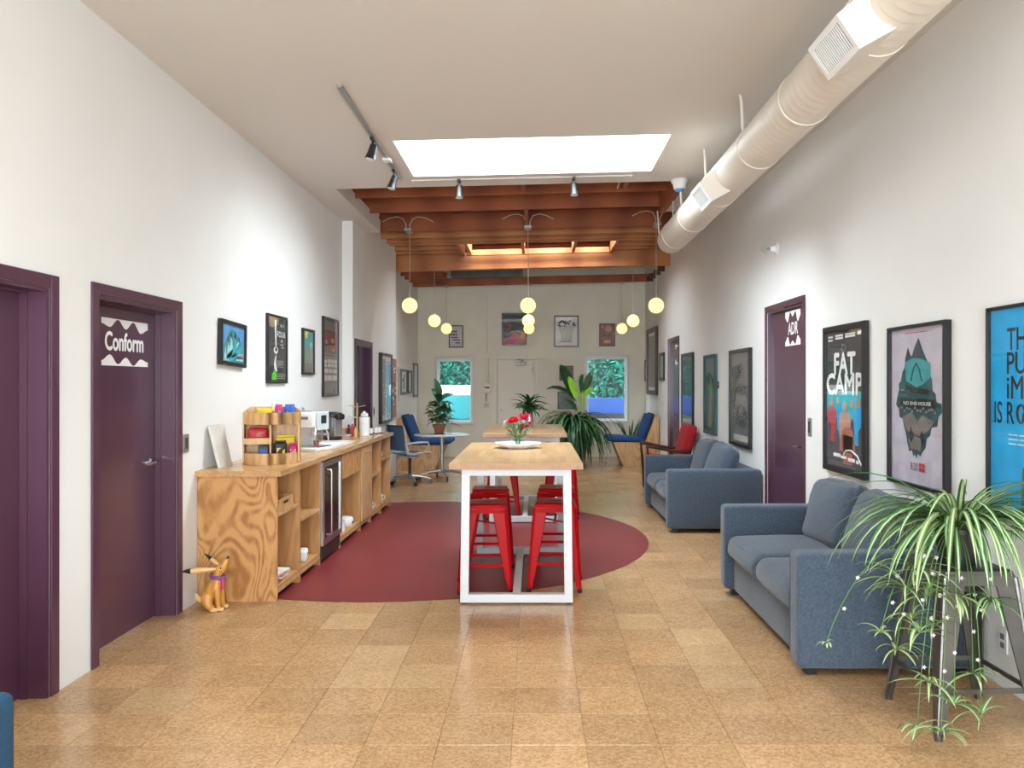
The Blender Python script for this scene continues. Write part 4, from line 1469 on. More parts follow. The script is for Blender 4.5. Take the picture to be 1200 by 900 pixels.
for k, (x, lab) in enumerate(((-1.78, 'left'), (-0.10, 'middle'), (1.72, 'right'))):
    root = T('conduit', 'pair of arched cable conduits on the joist above the %s globe' % lab, 'conduit', (x, 10.93, 3.74 + TILT * x), 0, 'arched conduits above the pendants')
    for s in (-1, 1):
        B().tube([(s * 0.025, 0.02, 0.0), (s * 0.03, 0.01, 0.08), (s * 0.07, 0.0, 0.155), (s * 0.15, -0.01, 0.18), (s * 0.25, -0.02, 0.16), (s * 0.36, 0.0, 0.11)], 0.008, seg=6).build('pipe', 'cord', root)
    B().box(-0.05, 0.05, -0.01, 0.05, -0.012, 0.02).build('junction_box', 'alu', root, smooth=False)

# bare bulb lampholder on the right wall
y = 7.62
root = T('wall_bulb', 'bare bulb in a white holder high on the right wall', 'wall lamp', (XR(y), y, 2.86))
B().lathe([(0, 0.0), (0.062, 0.0), (0.062, -0.008), (0.035, -0.022), (0.026, -0.05), (0.022, -0.07), (0, -0.07)], seg=20, axis='x').build('holder', 'porcelain', root)
B().sphere((-0.115, 0, 0), (0.048, 0.036, 0.036), 16, 10).build('bulb', 'tumbler_glass', root)
B().cyl((-0.065, 0, 0), (-0.10, 0, 0), 0.008, seg=8).build('filament_mount', 'steel', root)

# round ceiling fitting at the opening edge
root = T('ceiling_siren', 'round white fitting with blue lens under the joists by the duct', 'ceiling fitting', (1.50, 8.10, CZ + TILT * 1.5))
B().lathe([(0, 0), (0.085, 0), (0.09, -0.02), (0.07, -0.05), (0.062, -0.10), (0, -0.10)], seg=24).build('housing', 'plastic_white', root)
B().lathe([(0.0, -0.1005), (0.05, -0.1005), (0.042, -0.12), (0, -0.125)], seg=20).build('lens', 'p_sky', root)
B().tube([(1.0, 8.55, 3.96), (0.97, 8.9, 3.87), (0.95, 9.01, 3.80)], 0.008, seg=6).build('cable_conduit', 'duct_paint', ceiling)
B().tube([(-1.1, 10.35, 3.80), (-0.4, 10.38, 3.90), (0.1, 10.40, 3.95)], 0.008, seg=6).build('cable_conduit', 'black', ceiling)
tag(B().box(-1.72, -0.25, 15.95, 16.35, 3.72, 3.96).build('duct_box', 'gunmetal', smooth=False), 'dark sheet metal box above the far beam on the left', 'duct box')
tag(B().rbox((-2.13, 10.25, 3.80), (0.12, 0.34, 0.12), 0.04, n=2, sag=0.01).build('insulation_roll', 'duct_paint'), 'crumpled pale insulation on the left dropped ceiling edge', 'insulation')

# ================================================================== FRAMED ART AND WALL FITTINGS
def art(name, label, cat, side, c0, c1, zb, zt, depth=0.03, fw=0.022, fmat='black_frame', pmat='p_white', motifs=(), pane=True, tilt=0.0, X=None, group=None, mat_w=0.0, face=None):
    """framed picture; c0,c1 = extent along the wall (left and right edge as the viewer sees it)"""
    w, h = abs(c1 - c0), zt - zb
    cm = (c0 + c1) / 2
    if side == 'left':
        loc, rz = (X, cm, (zb + zt) / 2), PI / 2
    elif side == 'right':
        loc, rz = (XR(cm) if X is None else X, cm, (zb + zt) / 2), -PI / 2
    else:
        loc, rz = (cm, BY, (zb + zt) / 2), 0.0
    root = T(name, label, cat, loc, rz, group)
    root.rotation_euler = (0, tilt, rz) if False else (0, 0, rz)
    Rt = Matrix.Rotation(tilt, 4, 'Y')
    a, c = w / 2, h / 2
    b = B()
    for q in ((-a, a, c - fw, c), (-a, a, -c, -c + fw), (-a, -a + fw, -c + fw, c - fw), (a - fw, a, -c + fw, c - fw)):
        b.box(q[0], q[1], -depth, -0.0005, q[2], q[3], bev=min(0.003, fw * 0.2))
    b.move(Rt)
    b.build('frame', fmat, root, smooth=False)
    yp = -depth * 0.45 if face is None else -face
    ia, ic = a - fw, c - fw
    pr_ = B().box(-ia, ia, yp, -0.001, -ic, ic).move(Rt).build('print', pmat if not mat_w else 'p_white', root, smooth=False)
    if mat_w:
        B().box(-ia + mat_w, ia - mat_w, yp - 0.001, yp, -ic + mat_w, ic - mat_w).move(Rt).build('picture', pmat, pr_, smooth=False)
    lay = 0.0012
    for mo in motifs:
        nm, mt, kind = mo[0], mo[1], mo[2]
        b = B()
        lay += 0.0006
        y = yp - lay
        U = lambda u: -ia + 2 * ia * u
        V = lambda v: -ic + 2 * ic * v
        if kind == 'P':
            for poly in mo[3]:
                b.prism([(U(u), V(v)) for u, v in poly], y, y + 0.0004, 'xz')
        elif kind == 'R':
            for (u0, u1, v0, v1) in mo[3]:
                b.box(U(u0), U(u1), y, y + 0.0004, V(v0), V(v1))
        elif kind == 'C':
            for (u, v, r) in mo[3]:
                b.cyl((U(u), y + 0.0004, V(v)), (U(u), y, V(v)), r, seg=24)
        elif kind == 'T':
            for (t, u0, u1, v0, v1) in mo[3]:
                put_text(b, t, U(u0), U(u1), V(v0), V(v1), y, bold=mo[4] if len(mo) > 4 else 0.02)
        elif kind == 'L':                      # strokes
            for pts, r in mo[3]:
                b.tube([(U(u), y, V(v)) for u, v in pts], r, seg=5)
        b.move(Rt)
        b.build(nm, mt, pr_, smooth=False)
    if pane:
        B().box(-ia, ia, -depth * 0.45 - 0.0075 if face is None else -face - 0.0085, -depth * 0.45 - 0.0065 if face is None else -face - 0.0075, -ic, ic).move(Rt).build('pane', 'pane', root, smooth=False)
    return root

def on(px0, px1, pt, pb, X, which=0):
    """extent on a side wall from the seen left/right edges and the top/bottom heights read at one edge"""
    y0, y1 = Yw(px0, X), Yw(px1, X)
    Y = y0 if which == 0 else y1
    return y0, y1, Zp(pb, Y), Zp(pt, Y)

rg = random.Random(5)
def lines(u0, u1, v0, v1, n, th=0.5, rag=0.3):
    out = []
    for k in range(n):
        v = v0 + (v1 - v0) * k / max(n, 1)
        hgt = (v1 - v0) / n * th
        u = u0
        while u < u1 - 0.02:
            w = rg.uniform(0.04, 0.12)
            e = min(u + w, u1 - rg.uniform(0, rag) * (u1 - u0) * (1 if u > (u0 + u1) / 2 else 0))
            if e > u:
                out.append((u, e, v, v + hgt))
            u += w + 0.015
    return out
def blob(cu, cv, ru, rv, n=18, j=0.25, seed=0):
    q = random.Random(seed)
    return [(cu + ru * math.cos(2 * PI * k / n) * (1 + q.uniform(-j, j)), cv + rv * math.sin(2 * PI * k / n) * (1 + q.uniform(-j, j))) for k in range(n)]

# ---- right wall, near to far
y0, y1 = 4.07, 3.36
art('framed_poster', 'bright blue poster with tall black lettering at the right edge', 'poster', 'right', 4.075, 3.33, 0.87, 1.94, depth=0.035, fw=0.018, pmat='p_cyan', motifs=[
    ('lettering', 'p_black', 'T', [('THE', 0.20, 0.50, 0.80, 0.905), ('PUBLIC', 0.20, 0.80, 0.685, 0.79), ('iMAGE', 0.20, 0.78, 0.565, 0.675), ('IS R', 0.05, 0.28, 0.445, 0.55), ('TTEN', 0.44, 0.85, 0.445, 0.55)], 0.015),
    ('scrawl', 'p_black', 'L', [([(0.36 + 0.055 * math.cos(t * 0.55) * (1 - t / 40), 0.495 + 0.045 * math.sin(t * 0.55)) for t in range(24)], 0.004)]),
    ('fine_print', 'p_ice', 'R', lines(0.22, 0.75, 0.345, 0.41, 3, 0.35)),
    ('seat_reflection', 'p_brown', 'P', [[(0.36, 0.0), (0.95, 0.0), (0.95, 0.18), (0.86, 0.20), (0.84, 0.26), (0.70, 0.27), (0.58, 0.26), (0.44, 0.265), (0.38, 0.24)]]),  # reflection in the poster glass, painted as dark shapes here and below
    ('shoulder_reflection', 'p_black', 'P', [[(0.56, 0.262), (0.60, 0.31), (0.68, 0.35), (0.78, 0.36), (0.86, 0.30), (0.88, 0.20), (0.80, 0.24)]])])
rock = [(0.10, 0.50), (0.13, 0.56), (0.16, 0.60), (0.15, 0.64), (0.20, 0.66), (0.22, 0.71), (0.27, 0.75), (0.29, 0.82), (0.335, 0.88), (0.38, 0.83), (0.41, 0.82), (0.45, 0.87), (0.53, 0.935), (0.60, 0.86),
        (0.68, 0.79), (0.72, 0.71), (0.77, 0.67), (0.78, 0.60), (0.83, 0.58), (0.85, 0.53), (0.93, 0.52), (0.94, 0.47), (0.88, 0.44), (0.86, 0.38), (0.76, 0.37), (0.74, 0.32), (0.68, 0.30), (0.66, 0.24), (0.60, 0.21), (0.57, 0.18), (0.52, 0.195), (0.50, 0.165), (0.46, 0.19), (0.44, 0.17), (0.41, 0.21), (0.36, 0.20), (0.32, 0.26), (0.30, 0.31), (0.26, 0.36), (0.23, 0.41), (0.17, 0.42), (0.16, 0.47)]
e = on(1046.7, 1115.5, 384.8, 562.8, 2.378)
art('framed_poster', 'pale lilac poster with a dark island of rock above the spider plant', 'poster', 'right', *e, depth=0.045, fw=0.022, pmat='p_lilac', motifs=[
    ('tagline', 'p_magenta', 'R', lines(0.27, 0.72, 0.968, 0.978, 1, 0.6)),
    ('island', 'p_deepteal', 'P', [rock]),
    ('blue_sky', 'p_teal', 'P', [[(0.30, 0.66), (0.28, 0.78), (0.42, 0.81), (0.58, 0.80), (0.74, 0.77), (0.75, 0.68), (0.62, 0.64), (0.5, 0.62)]]),
    ('arch', 'p_deepteal', 'L', [([(0.40, 0.66), (0.44, 0.73), (0.50, 0.775), (0.56, 0.73), (0.60, 0.66)], 0.006)]),
    ('roofs', 'p_slate', 'P', [[(0.44, 0.81), (0.53, 0.925), (0.63, 0.81)], [(0.28, 0.80), (0.335, 0.87), (0.39, 0.81)]]),
    ('rocks', 'p_taupe', 'P', [[(0.22, 0.42), (0.42, 0.46), (0.52, 0.40), (0.60, 0.44), (0.82, 0.41), (0.72, 0.35), (0.56, 0.31), (0.34, 0.33)], [(0.34, 0.28), (0.46, 0.31), (0.60, 0.29), (0.58, 0.21), (0.50, 0.22), (0.40, 0.22)]]),
    ('dark_gullies', 'p_black', 'P', [[(0.30, 0.63), (0.78, 0.60), (0.72, 0.57), (0.40, 0.585)], [(0.18, 0.55), (0.82, 0.545), (0.85, 0.48), (0.20, 0.485)], [(0.40, 0.37), (0.46, 0.30), (0.40, 0.26), (0.36, 0.31)], [(0.60, 0.35), (0.65, 0.28), (0.60, 0.25), (0.57, 0.31)]]),
    ('title', 'p_white', 'T', [('NO END HOUSE', 0.26, 0.76, 0.505, 0.527)], 0.015),
    ('highlights', 'p_grey', 'P', [blob(0.18 + 0.05 * k, 0.475 + 0.012 * math.sin(k * 2.3), 0.022, 0.009, seed=k + 3, n=8) for k in range(14)] + [blob(0.52, 0.36, 0.03, 0.015, seed=6), blob(0.24, 0.60, 0.04, 0.008, seed=2)]),
    ('date', 'p_char', 'T', [('8.20', 0.40, 0.53, 0.085, 0.135)], 0.0),
    ('logo', 'p_red', 'R', [(0.56, 0.605, 0.114, 0.138), (0.612, 0.655, 0.114, 0.138), (0.56, 0.605, 0.085, 0.108), (0.612, 0.655, 0.085, 0.108)])])
e = on(969.3, 1018.5, 384.5, 549.0, 2.37)
kids = []
for k, (u, v, s_) in enumerate(((0.16, 0.40, 1.0), (0.34, 0.36, 0.9), (0.50, 0.32, 1.1), (0.66, 0.36, 0.9), (0.85, 0.40, 1.0))):
    kids.append((u, v, s_))
def kid(u, v, s_):
    return [[(u - 0.10 * s_, v - 0.24), (u + 0.10 * s_, v - 0.24), (u + 0.12 * s_, v), (u + 0.05 * s_, v + 0.03), (u - 0.05 * s_, v + 0.03), (u - 0.12 * s_, v)]]
art('framed_poster', 'black framed poster with big white FAT CAMP lettering', 'poster', 'right', *e, depth=0.04, fw=0.045, pmat='p_char', motifs=[
    ('blue_sky', 'p_turq', 'R', [(0.0, 1.0, 0.36, 0.56)]),
    ('dark_band', 'p_slate', 'R', [(0.0, 1.0, 0.0, 0.22)]),
    ('red_figure', 'p_red', 'P', kid(0.15, 0.42, 1.1)), ('cyan_figure', 'p_cyan', 'P', kid(0.88, 0.42, 1.1) + kid(0.36, 0.44, 0.5)),
    ('skin_figure', 'p_skin', 'P', kid(0.52, 0.38, 1.3)), ('rust_figure', 'p_rust', 'P', kid(0.60, 0.27, 1.2) + [[(0.36, 0.12), (0.80, 0.12), (0.76, 0.24), (0.40, 0.24)]]),
    ('heads', 'p_skin', 'C', [(0.15, 0.475, 0.035), (0.34, 0.49, 0.03), (0.52, 0.45, 0.04), (0.70, 0.47, 0.03), (0.88, 0.475, 0.035)]),
    ('dark_figures', 'p_slate', 'P', kid(0.02, 0.30, 0.9) + kid(0.98, 0.28, 0.9) + kid(0.30, 0.24, 0.6)),
    ('title', 'p_white', 'T', [('FAT', 0.24, 0.80, 0.685, 0.835), ('CAMP', 0.02, 0.98, 0.535, 0.685)], 0.05),
    ('laurels', 'p_white', 'R', [(0.06, 0.19, 0.93, 0.945), (0.06, 0.19, 0.955, 0.97), (0.27, 0.48, 0.94, 0.955), (0.27, 0.48, 0.96, 0.975), (0.54, 0.80, 0.945, 0.96), (0.54, 0.80, 0.965, 0.975), (0.86, 0.97, 0.955, 0.98)]),
    ('crest', 'p_grey', 'L', [([(0.46, 0.90), (0.44, 0.87), (0.48, 0.85), (0.53, 0.85), (0.56, 0.87), (0.54, 0.90), (0.50, 0.885), (0.46, 0.90)], 0.003)]),
    ('tape_curve', 'p_white', 'L', [([(0.50, 0.10), (0.56, 0.13), (0.70, 0.14), (0.86, 0.11), (0.97, 0.05)], 0.006)]),
    ('caption', 'p_white', 'R', [(0.22, 0.42, 0.075, 0.10), (0.43, 0.58, 0.07, 0.09), (0.62, 0.80, 0.06, 0.085), (0.83, 0.90, 0.055, 0.08)]),
    ('credits', 'p_grey', 'R', lines(0.1, 0.9, 0.015, 0.05, 2, 0.4))])
e = on(857.3, 881.5, 411.0, 519.6, 2.352)
art('framed_poster', 'dark grey poster with faint drawn outlines left of the ADR door', 'poster', 'right', *e, depth=0.04, fw=0.04, pmat='p_grey', motifs=[
    ('drawn_outline', 'p_char', 'L', [([(0.2, 0.45), (0.3, 0.6), (0.55, 0.66), (0.8, 0.6), (0.88, 0.5)], 0.006), ([(0.35, 0.30), (0.5, 0.42), (0.7, 0.40), (0.85, 0.28)], 0.006), ([(0.3, 0.2), (0.45, 0.3), (0.8, 0.27)], 0.005), ([(0.4, 0.82), (0.55, 0.88), (0.65, 0.82), (0.5, 0.78), (0.4, 0.82)], 0.005)]),
    ('dark_shapes', 'p_slate', 'P', [blob(0.38, 0.36, 0.09, 0.05, seed=1), blob(0.72, 0.36, 0.1, 0.05, seed=2), blob(0.6, 0.22, 0.22, 0.05, seed=5), blob(0.6, 0.56, 0.25, 0.03, seed=8)]),
    ('pale_strip', 'p_paper', 'R', [(0.15, 0.95, 0.02, 0.09)]),
    ('lettering', 'p_slate', 'R', lines(0.25, 0.85, 0.72, 0.80, 3, 0.4))])
e = on(826.7, 840.6, 416.8, 506.7, 2.345)
art('framed_poster', 'green framed glossy picture beside the round thermostat', 'poster', 'right', *e, depth=0.035, fw=0.045, pmat='p_deepteal', fmat='p_deepteal', motifs=[
    ('pale_figure', 'p_sage', 'P', [[(0.3, 0.05), (0.7, 0.05), (0.62, 0.4), (0.75, 0.6), (0.55, 0.75), (0.40, 0.6), (0.45, 0.4)]])])
e = on(800.5, 813.7, 415.0, 498.0, 2.34)
art('framed_poster', 'black framed glossy picture right of the far purple door', 'poster', 'right', *e, depth=0.035, fw=0.045, pmat='p_black', motifs=[
    ('blue_band', 'p_blue', 'R', [(0.0, 1.0, 0.12, 0.42)]), ('pale_base', 'p_sage', 'R', [(0.0, 1.0, 0.0, 0.12)])])
e = on(773.9, 779.2, 414.0, 446.0, 2.325)
art('framed_picture', 'narrow black framed picture left of the far purple door', 'picture', 'right', *e, depth=0.03, fw=0.05, pmat='p_sage')
e = on(760.5, 771.5, 387.0, 462.0, 2.322)
art('framed_picture', 'tall ornate brown framed picture on the far right wall', 'picture', 'right', *e, depth=0.05, fw=0.09, fmat='dark_wood', pmat='p_slate', mat_w=0.06, motifs=[('standing_figure', 'p_char', 'P', [[(0.35, 0.1), (0.65, 0.1), (0.6, 0.5), (0.55, 0.8), (0.45, 0.8), (0.4, 0.5)]])])
e = on(756.6, 759.6, 422.0, 447.0, 2.316)
art('framed_picture', 'smallest black framed picture nearest the far right corner', 'picture', 'right', min(e[0], 16.3), e[1], *e[2:], depth=0.03, fw=0.04, pmat='p_paper')

# thermostat, switches and outlet on the right wall
y = Yw(842, 2.35)
root = T('thermostat', 'small round dark thermostat on the right wall by the green frame', 'thermostat', (XR(y), y, Zp(451, y)), -PI / 2)
B().lathe([(0, 0), (0.045, 0), (0.045, -0.02), (0.038, -0.03), (0, -0.03)], seg=20, axis='y').build('dial', 'gunmetal', root)
B().lathe([(0, -0.0305), (0.028, -0.0305), (0.026, -0.034), (0, -0.034)], seg=20, axis='y').build('face', 'p_black', root)
def plate(name, label, loc, rz, w=0.075, h=0.12, rocker='p_grey', mat='plastic_white', cat='switch', sock=False):
    root = T(name, label, cat, loc, rz)
    B().box(-w / 2, w / 2, -0.007, 0, -h / 2, h / 2, bev=0.003).build('plate', mat, root, smooth=False)
    if sock:
        for z in (-0.022, 0.022):
            B().box(-0.016, 0.016, -0.0085, -0.006, z - 0.014, z + 0.014).build('socket', rocker, root, smooth=False)
    else:
        B().box(-w * 0.22, w * 0.22, -0.012, -0.006, -h * 0.3, h * 0.3, bev=0.002).build('rocker', rocker, root, smooth=False)
plate('light_switch', 'grey switch plate just right of the ADR door', (XR(6.72), 6.72, Zp(500.5, 6.72)), -PI / 2, 0.085, 0.16, 'p_char', 'alu')
plate('light_switch', 'grey switch plate between the Conform door and the counter', (LA, 5.36, Zp(519.5, 5.36)), PI / 2, 0.085, 0.125, 'p_char', 'alu')
plate('light_switch', 'grey switch plate right of the dark doorway', (LB, 10.98, Zp(482, 10.98)), PI / 2, 0.085, 0.12, 'p_char', 'alu')
plate('wall_outlet', 'white socket plate low on the right wall behind the plant', (XR(3.97), 3.97, 0.24), -PI / 2, sock=True, cat='outlet')

# ---- left wall, near to far
e = on(254.5, 284.5, 373.0, 427.5, LA)
crystals = [[(0.10, 0.02), (0.16, 0.42), (0.22, 0.02)], [(0.20, 0.02), (0.30, 0.60), (0.36, 0.02)], [(0.30, 0.1), (0.42, 0.86), (0.50, 0.2)], [(0.42, 0.1), (0.60, 0.80), (0.66, 0.2)], [(0.16, 0.1), (0.86, 0.70), (0.42, 0.08)], [(0.25, 0.05), (0.95, 0.50), (0.60, 0.04)]]
art('framed_picture', 'blue picture of pale crystals in a thick black frame by the Conform door', 'picture', 'left', e[0], e[1], 1.683, 2.033, depth=0.035, fw=0.03, pmat='p_sky', X=LA, tilt=math.radians(2.2), face=0.02, motifs=[
    ('dark_base', 'p_teal', 'P', [[(0, 0), (1, 0), (1, 0.42), (0.8, 0.62), (0.62, 0.84), (0.42, 0.90), (0.22, 0.6), (0, 0.36)]]),
    ('crystal', 'p_ice', 'P', crystals[:3] + [crystals[4]]), ('crystal', 'p_turq', 'P', crystals[3:4] + crystals[5:]),
    ('dark_facets', 'p_deepteal', 'P', [[(0.34, 0.72), (0.42, 0.84), (0.46, 0.62)], [(0.52, 0.70), (0.58, 0.86), (0.66, 0.62)], [(0.22, 0.58), (0.27, 0.70), (0.31, 0.5)], [(0.70, 0.60), (0.76, 0.74), (0.82, 0.56)], [(0.5, 0.05), (0.9, 0.3), (0.95, 0.05)]]),
    ('lettering', 'p_white', 'R', [(0.62, 0.70, 0.06, 0.10), (0.72, 0.78, 0.06, 0.11), (0.80, 0.94, 0.06, 0.12), (0.76, 0.94, 0.24, 0.26), (0.72, 0.94, 0.20, 0.22)])])
e = on(311.0, 334.2, 366.5, 449.5, LA)
sp = [(0.40 + 0.012 * k, 0.92 - 0.06 * k) for k in range(6)]
art('framed_picture', 'black poster with a white spoon drawing and a green bottle', 'picture', 'left', *e, depth=0.028, fw=0.022, pmat='p_char', X=LA, motifs=[
    ('spoon', 'p_white', 'P', [[(0.36, 0.96), (0.45, 0.96), (0.47, 0.56), (0.40, 0.56)], blob(0.43, 0.49, 0.12, 0.06, j=0.03), [(0.38, 0.36), (0.46, 0.42), (0.42, 0.30), (0.50, 0.17), (0.44, 0.14), (0.34, 0.20), (0.32, 0.26)]]),
    ('spoon_hollow', 'p_char', 'P', [blob(0.45, 0.50, 0.06, 0.035, j=0.03)]),
    ('lettering', 'p_white', 'T', [('H', 0.68, 0.86, 0.86, 0.91), ('FOUR', 0.50, 0.96, 0.70, 0.79)], 0.02),
    ('small_print', 'p_paper', 'R', [(0.70, 0.80, 0.62, 0.66), (0.66, 0.84, 0.57, 0.585), (0.72, 0.86, 0.53, 0.545)] + lines(0.46, 0.92, 0.22, 0.34, 5, 0.3) + lines(0.50, 0.95, 0.04, 0.14, 4, 0.35)),
    ('bottle', 'p_green', 'P', [[(0.20, 0.02), (0.46, 0.02), (0.46, 0.12), (0.38, 0.14), (0.36, 0.17), (0.30, 0.17), (0.28, 0.14), (0.20, 0.12)]])])
e = on(352.8, 366.3, 384.0, 439.0, LA)
art('framed_picture', 'small black framed teal picture with a pale lily, left of the tall brown one', 'picture', 'left', *e, depth=0.028, fw=0.026, pmat='p_sage', X=LA, motifs=[
    ('teal_sky', 'p_teal', 'R', [(0, 1, 0.62, 1.0)]), ('dark_ground', 'p_taupe', 'R', [(0, 1, 0.0, 0.22)]),
    ('moon', 'p_yellow', 'C', [(0.30, 0.93, 0.05)]), ('lily', 'p_paper', 'P', [[(0.72, 0.30), (0.76, 0.30), (0.80, 0.62), (0.92, 0.70), (0.80, 0.76), (0.66, 0.72), (0.62, 0.64), (0.74, 0.62)]])])  # the round spot is a reflection on the glass, painted into the print
e = on(376.8, 394.6, 370.0, 465.0, LA)
art('framed_picture', 'tall brown-grey collage of stills in a thin black frame', 'picture', 'left', *e, depth=0.03, fw=0.018, pmat='p_taupe', X=LA, motifs=[
    ('brown_field', 'p_brown', 'R', [(0.03, 0.97, 0.55, 0.85)]), ('still', 'p_paper', 'R', [(0.06, 0.24, 0.37, 0.46), (0.30, 0.95, 0.37, 0.47), (0.06, 0.95, 0.29, 0.34), (0.06, 0.22, 0.18, 0.26), (0.25, 0.95, 0.19, 0.26)]),
    ('gap', 'p_taupe', 'R', [(0.50, 0.53, 0.37, 0.47), (0.72, 0.75, 0.37, 0.47), (0.34, 0.38, 0.28, 0.35), (0.62, 0.66, 0.28, 0.35), (0.30, 0.95, 0.41, 0.42), (0.60, 0.63, 0.18, 0.27)]),
    ('glow', 'p_skin', 'P', [blob(0.62, 0.72, 0.12, 0.03, seed=2), blob(0.2, 0.70, 0.08, 0.03, seed=3), blob(0.68, 0.60, 0.10, 0.02, seed=7)]), ('rule', 'p_black', 'R', [(0.03, 0.97, 0.515, 0.525)])])
e = on(443.6, 456.4, 413.0, 497.0, LB)
art('framed_picture', 'deep black framed picture with cyan and blue stripes on the left wall', 'picture', 'left', *e, depth=0.05, fw=0.04, pmat='p_paper', X=LB, face=0.03, motifs=[
    ('grey_column', 'p_grey', 'R', [(0.05, 0.45, 0.08, 0.95)]), ('cyan_column', 'p_turq', 'R', [(0.45, 0.75, 0.03, 0.92)]), ('blue_column', 'p_sky', 'R', [(0.72, 0.98, 0.10, 0.88)]),
    ('specks', 'p_white', 'P', [blob(rg.uniform(0.1, 0.7), rg.uniform(0.1, 0.9), 0.05, 0.012, seed=k) for k in range(14)])])
e = on(456.9, 463.6, 419.5, 491.0, LB)
art('unframed_print', 'rusty red and white print beside the blue striped picture', 'print', 'left', *e, depth=0.02, fw=0.012, fmat='p_paper', pmat='p_rust', X=LB, pane=False, motifs=[
    ('white_streaks', 'p_white', 'P', [blob(rg.uniform(0.15, 0.85), rg.uniform(0.1, 0.92), 0.10, 0.02, seed=k + 40) for k in range(16)]),
    ('dark_streaks', 'p_brown', 'P', [blob(rg.uniform(0.15, 0.85), rg.uniform(0.1, 0.92), 0.12, 0.02, seed=k + 80) for k in range(16)])])
for px0, px1, pt, pb, lab, fm, pm in ((464.3, 466.8, 429.5, 470.0, 'pale sketch half hidden behind the left wall corner', 'p_paper', 'p_sage'), (468.7, 475.6, 432.4, 462.4, 'pale botanical sketch in a thin frame on the far left wall', 'p_grey', 'p_white'),
                                      (476.9, 481.4, 434.0, 461.0, 'small white print in a black frame on the far left wall', 'black_frame', 'p_white'), (483.6, 488.6, 425.4, 465.4, 'pale framed print nearest the far left corner', 'p_grey', 'p_ice')):
    e = on(px0, px1, pt, pb, LC)
    art('framed_picture', lab, 'picture', 'left', e[0], min(e[1], 16.3), e[2], e[3], depth=0.03, fw=0.045, fmat=fm, pmat=pm, X=LC, motifs=[
        ('sketch', 'p_sage', 'L', [([(0.5, 0.15), (0.45, 0.5), (0.6, 0.85)], 0.02), ([(0.45, 0.45), (0.25, 0.65)], 0.015)])] if 'sketch' in lab else ())

# ---- back wall
def bx(px):
    return (px - VX) * BY / F
def bz(py):
    return EYE + (VY - py) * BY / F
art('framed_picture', 'white print with black handwriting above the left far window', 'picture', 'back', bx(526), bx(543), bz(407.5), bz(381.3), depth=0.03, fw=0.02, pmat='p_lilac', motifs=[
    ('handwriting', 'p_black', 'R', lines(0.12, 0.75, 0.70, 0.82, 1, 0.7) + lines(0.05, 0.62, 0.55, 0.66, 1, 0.8) + lines(0.10, 0.70, 0.42, 0.52, 1, 0.7) + lines(0.25, 0.9, 0.30, 0.38, 1, 0.8) + lines(0.45, 0.9, 0.16, 0.24, 1, 0.7) + [(0.15, 0.25, 0.88, 0.94)])])
art('framed_picture', 'dark picture with red hills and an orange moon above the far door', 'picture', 'back', bx(588), bx(617.4), bz(404.8), bz(367), depth=0.035, fw=0.032, pmat='p_slate', motifs=[
    ('orange_ground', 'p_rust', 'P', [[(0, 0), (1, 0), (1, 0.32), (0.7, 0.34), (0.5, 0.42), (0.3, 0.22), (0, 0.16)]]),
    ('red_hill', 'p_magenta', 'P', [[(0, 0), (0.45, 0), (0.62, 0.16), (0.48, 0.40), (0.35, 0.24), (0.12, 0.12), (0, 0.1)]]),
    ('moon', 'p_orange', 'C', [(0.92, 0.28, 0.075)]), ('star', 'p_red', 'P', [[(0.12, 0.60), (0.24, 0.64), (0.26, 0.74), (0.32, 0.64), (0.42, 0.60), (0.32, 0.56), (0.28, 0.48), (0.22, 0.56)]]),
    ('streaks', 'p_char', 'L', [([(0.04, 0.42), (0.24, 0.62)], 0.01), ([(0.22, 0.36), (0.46, 0.56)], 0.01)])])
fl = []
rg2 = random.Random(8)
for k in range(26):
    fl.append(blob(rg2.uniform(0.12, 0.9), rg2.uniform(0.66, 0.86), 0.05, 0.03, seed=k, n=9))
art('framed_picture', 'white print of black flower stems right of the far door', 'picture', 'back', bx(649.3), bx(678), bz(406.7), bz(370), depth=0.035, fw=0.024, pmat='p_white', motifs=[
    ('blossoms', 'p_char', 'P', fl),
    ('stems', 'p_grey', 'L', [([(0.30 + 0.05 * k, 0.14), (0.32 + 0.05 * k + 0.01 * (k - 4), 0.4), (0.14 + 0.09 * k, 0.70)], 0.006) for k in range(9)] + [([(0.2, 0.14), (0.8, 0.14)], 0.006)])])
art('framed_picture', 'mauve framed award disc above the right far window', 'picture', 'back', bx(702), bx(720.8), bz(406), bz(379), depth=0.035, fw=0.024, fmat='p_mauve', pmat='p_mauve', motifs=[
    ('disc', 'p_skin', 'C', [(0.58, 0.80, 0.075)]), ('inlay', 'p_slate', 'P', [[(0.25, 0.42), (0.75, 0.42), (0.82, 0.56), (0.66, 0.50), (0.5, 0.46), (0.34, 0.50), (0.2, 0.56)]]),
    ('name_plate', 'p_gold', 'R', [(0.26, 0.74, 0.10, 0.26)]), ('edge_mark', 'p_gold', 'R', [(0.08, 0.22, 0.84, 0.94)])])
art('framed_picture', 'grey unframed looking sketch behind the tall leaves, upper one', 'picture', 'back', bx(655.5), bx(672), bz(446), bz(428.5), depth=0.02, fw=0.015, fmat='p_grey', pmat='p_taupe', pane=False)
art('framed_picture', 'black framed sketch behind the tall leaves, lower one', 'picture', 'back', bx(653.3), bx(673.5), bz(479.2), bz(459), depth=0.03, fw=0.025, pmat='p_sage', pane=False, motifs=[('sketch', 'p_grey', 'L', [([(0.2, 0.3), (0.5, 0.7), (0.8, 0.4)], 0.008), ([(0.3, 0.25), (0.7, 0.3)], 0.008)])])

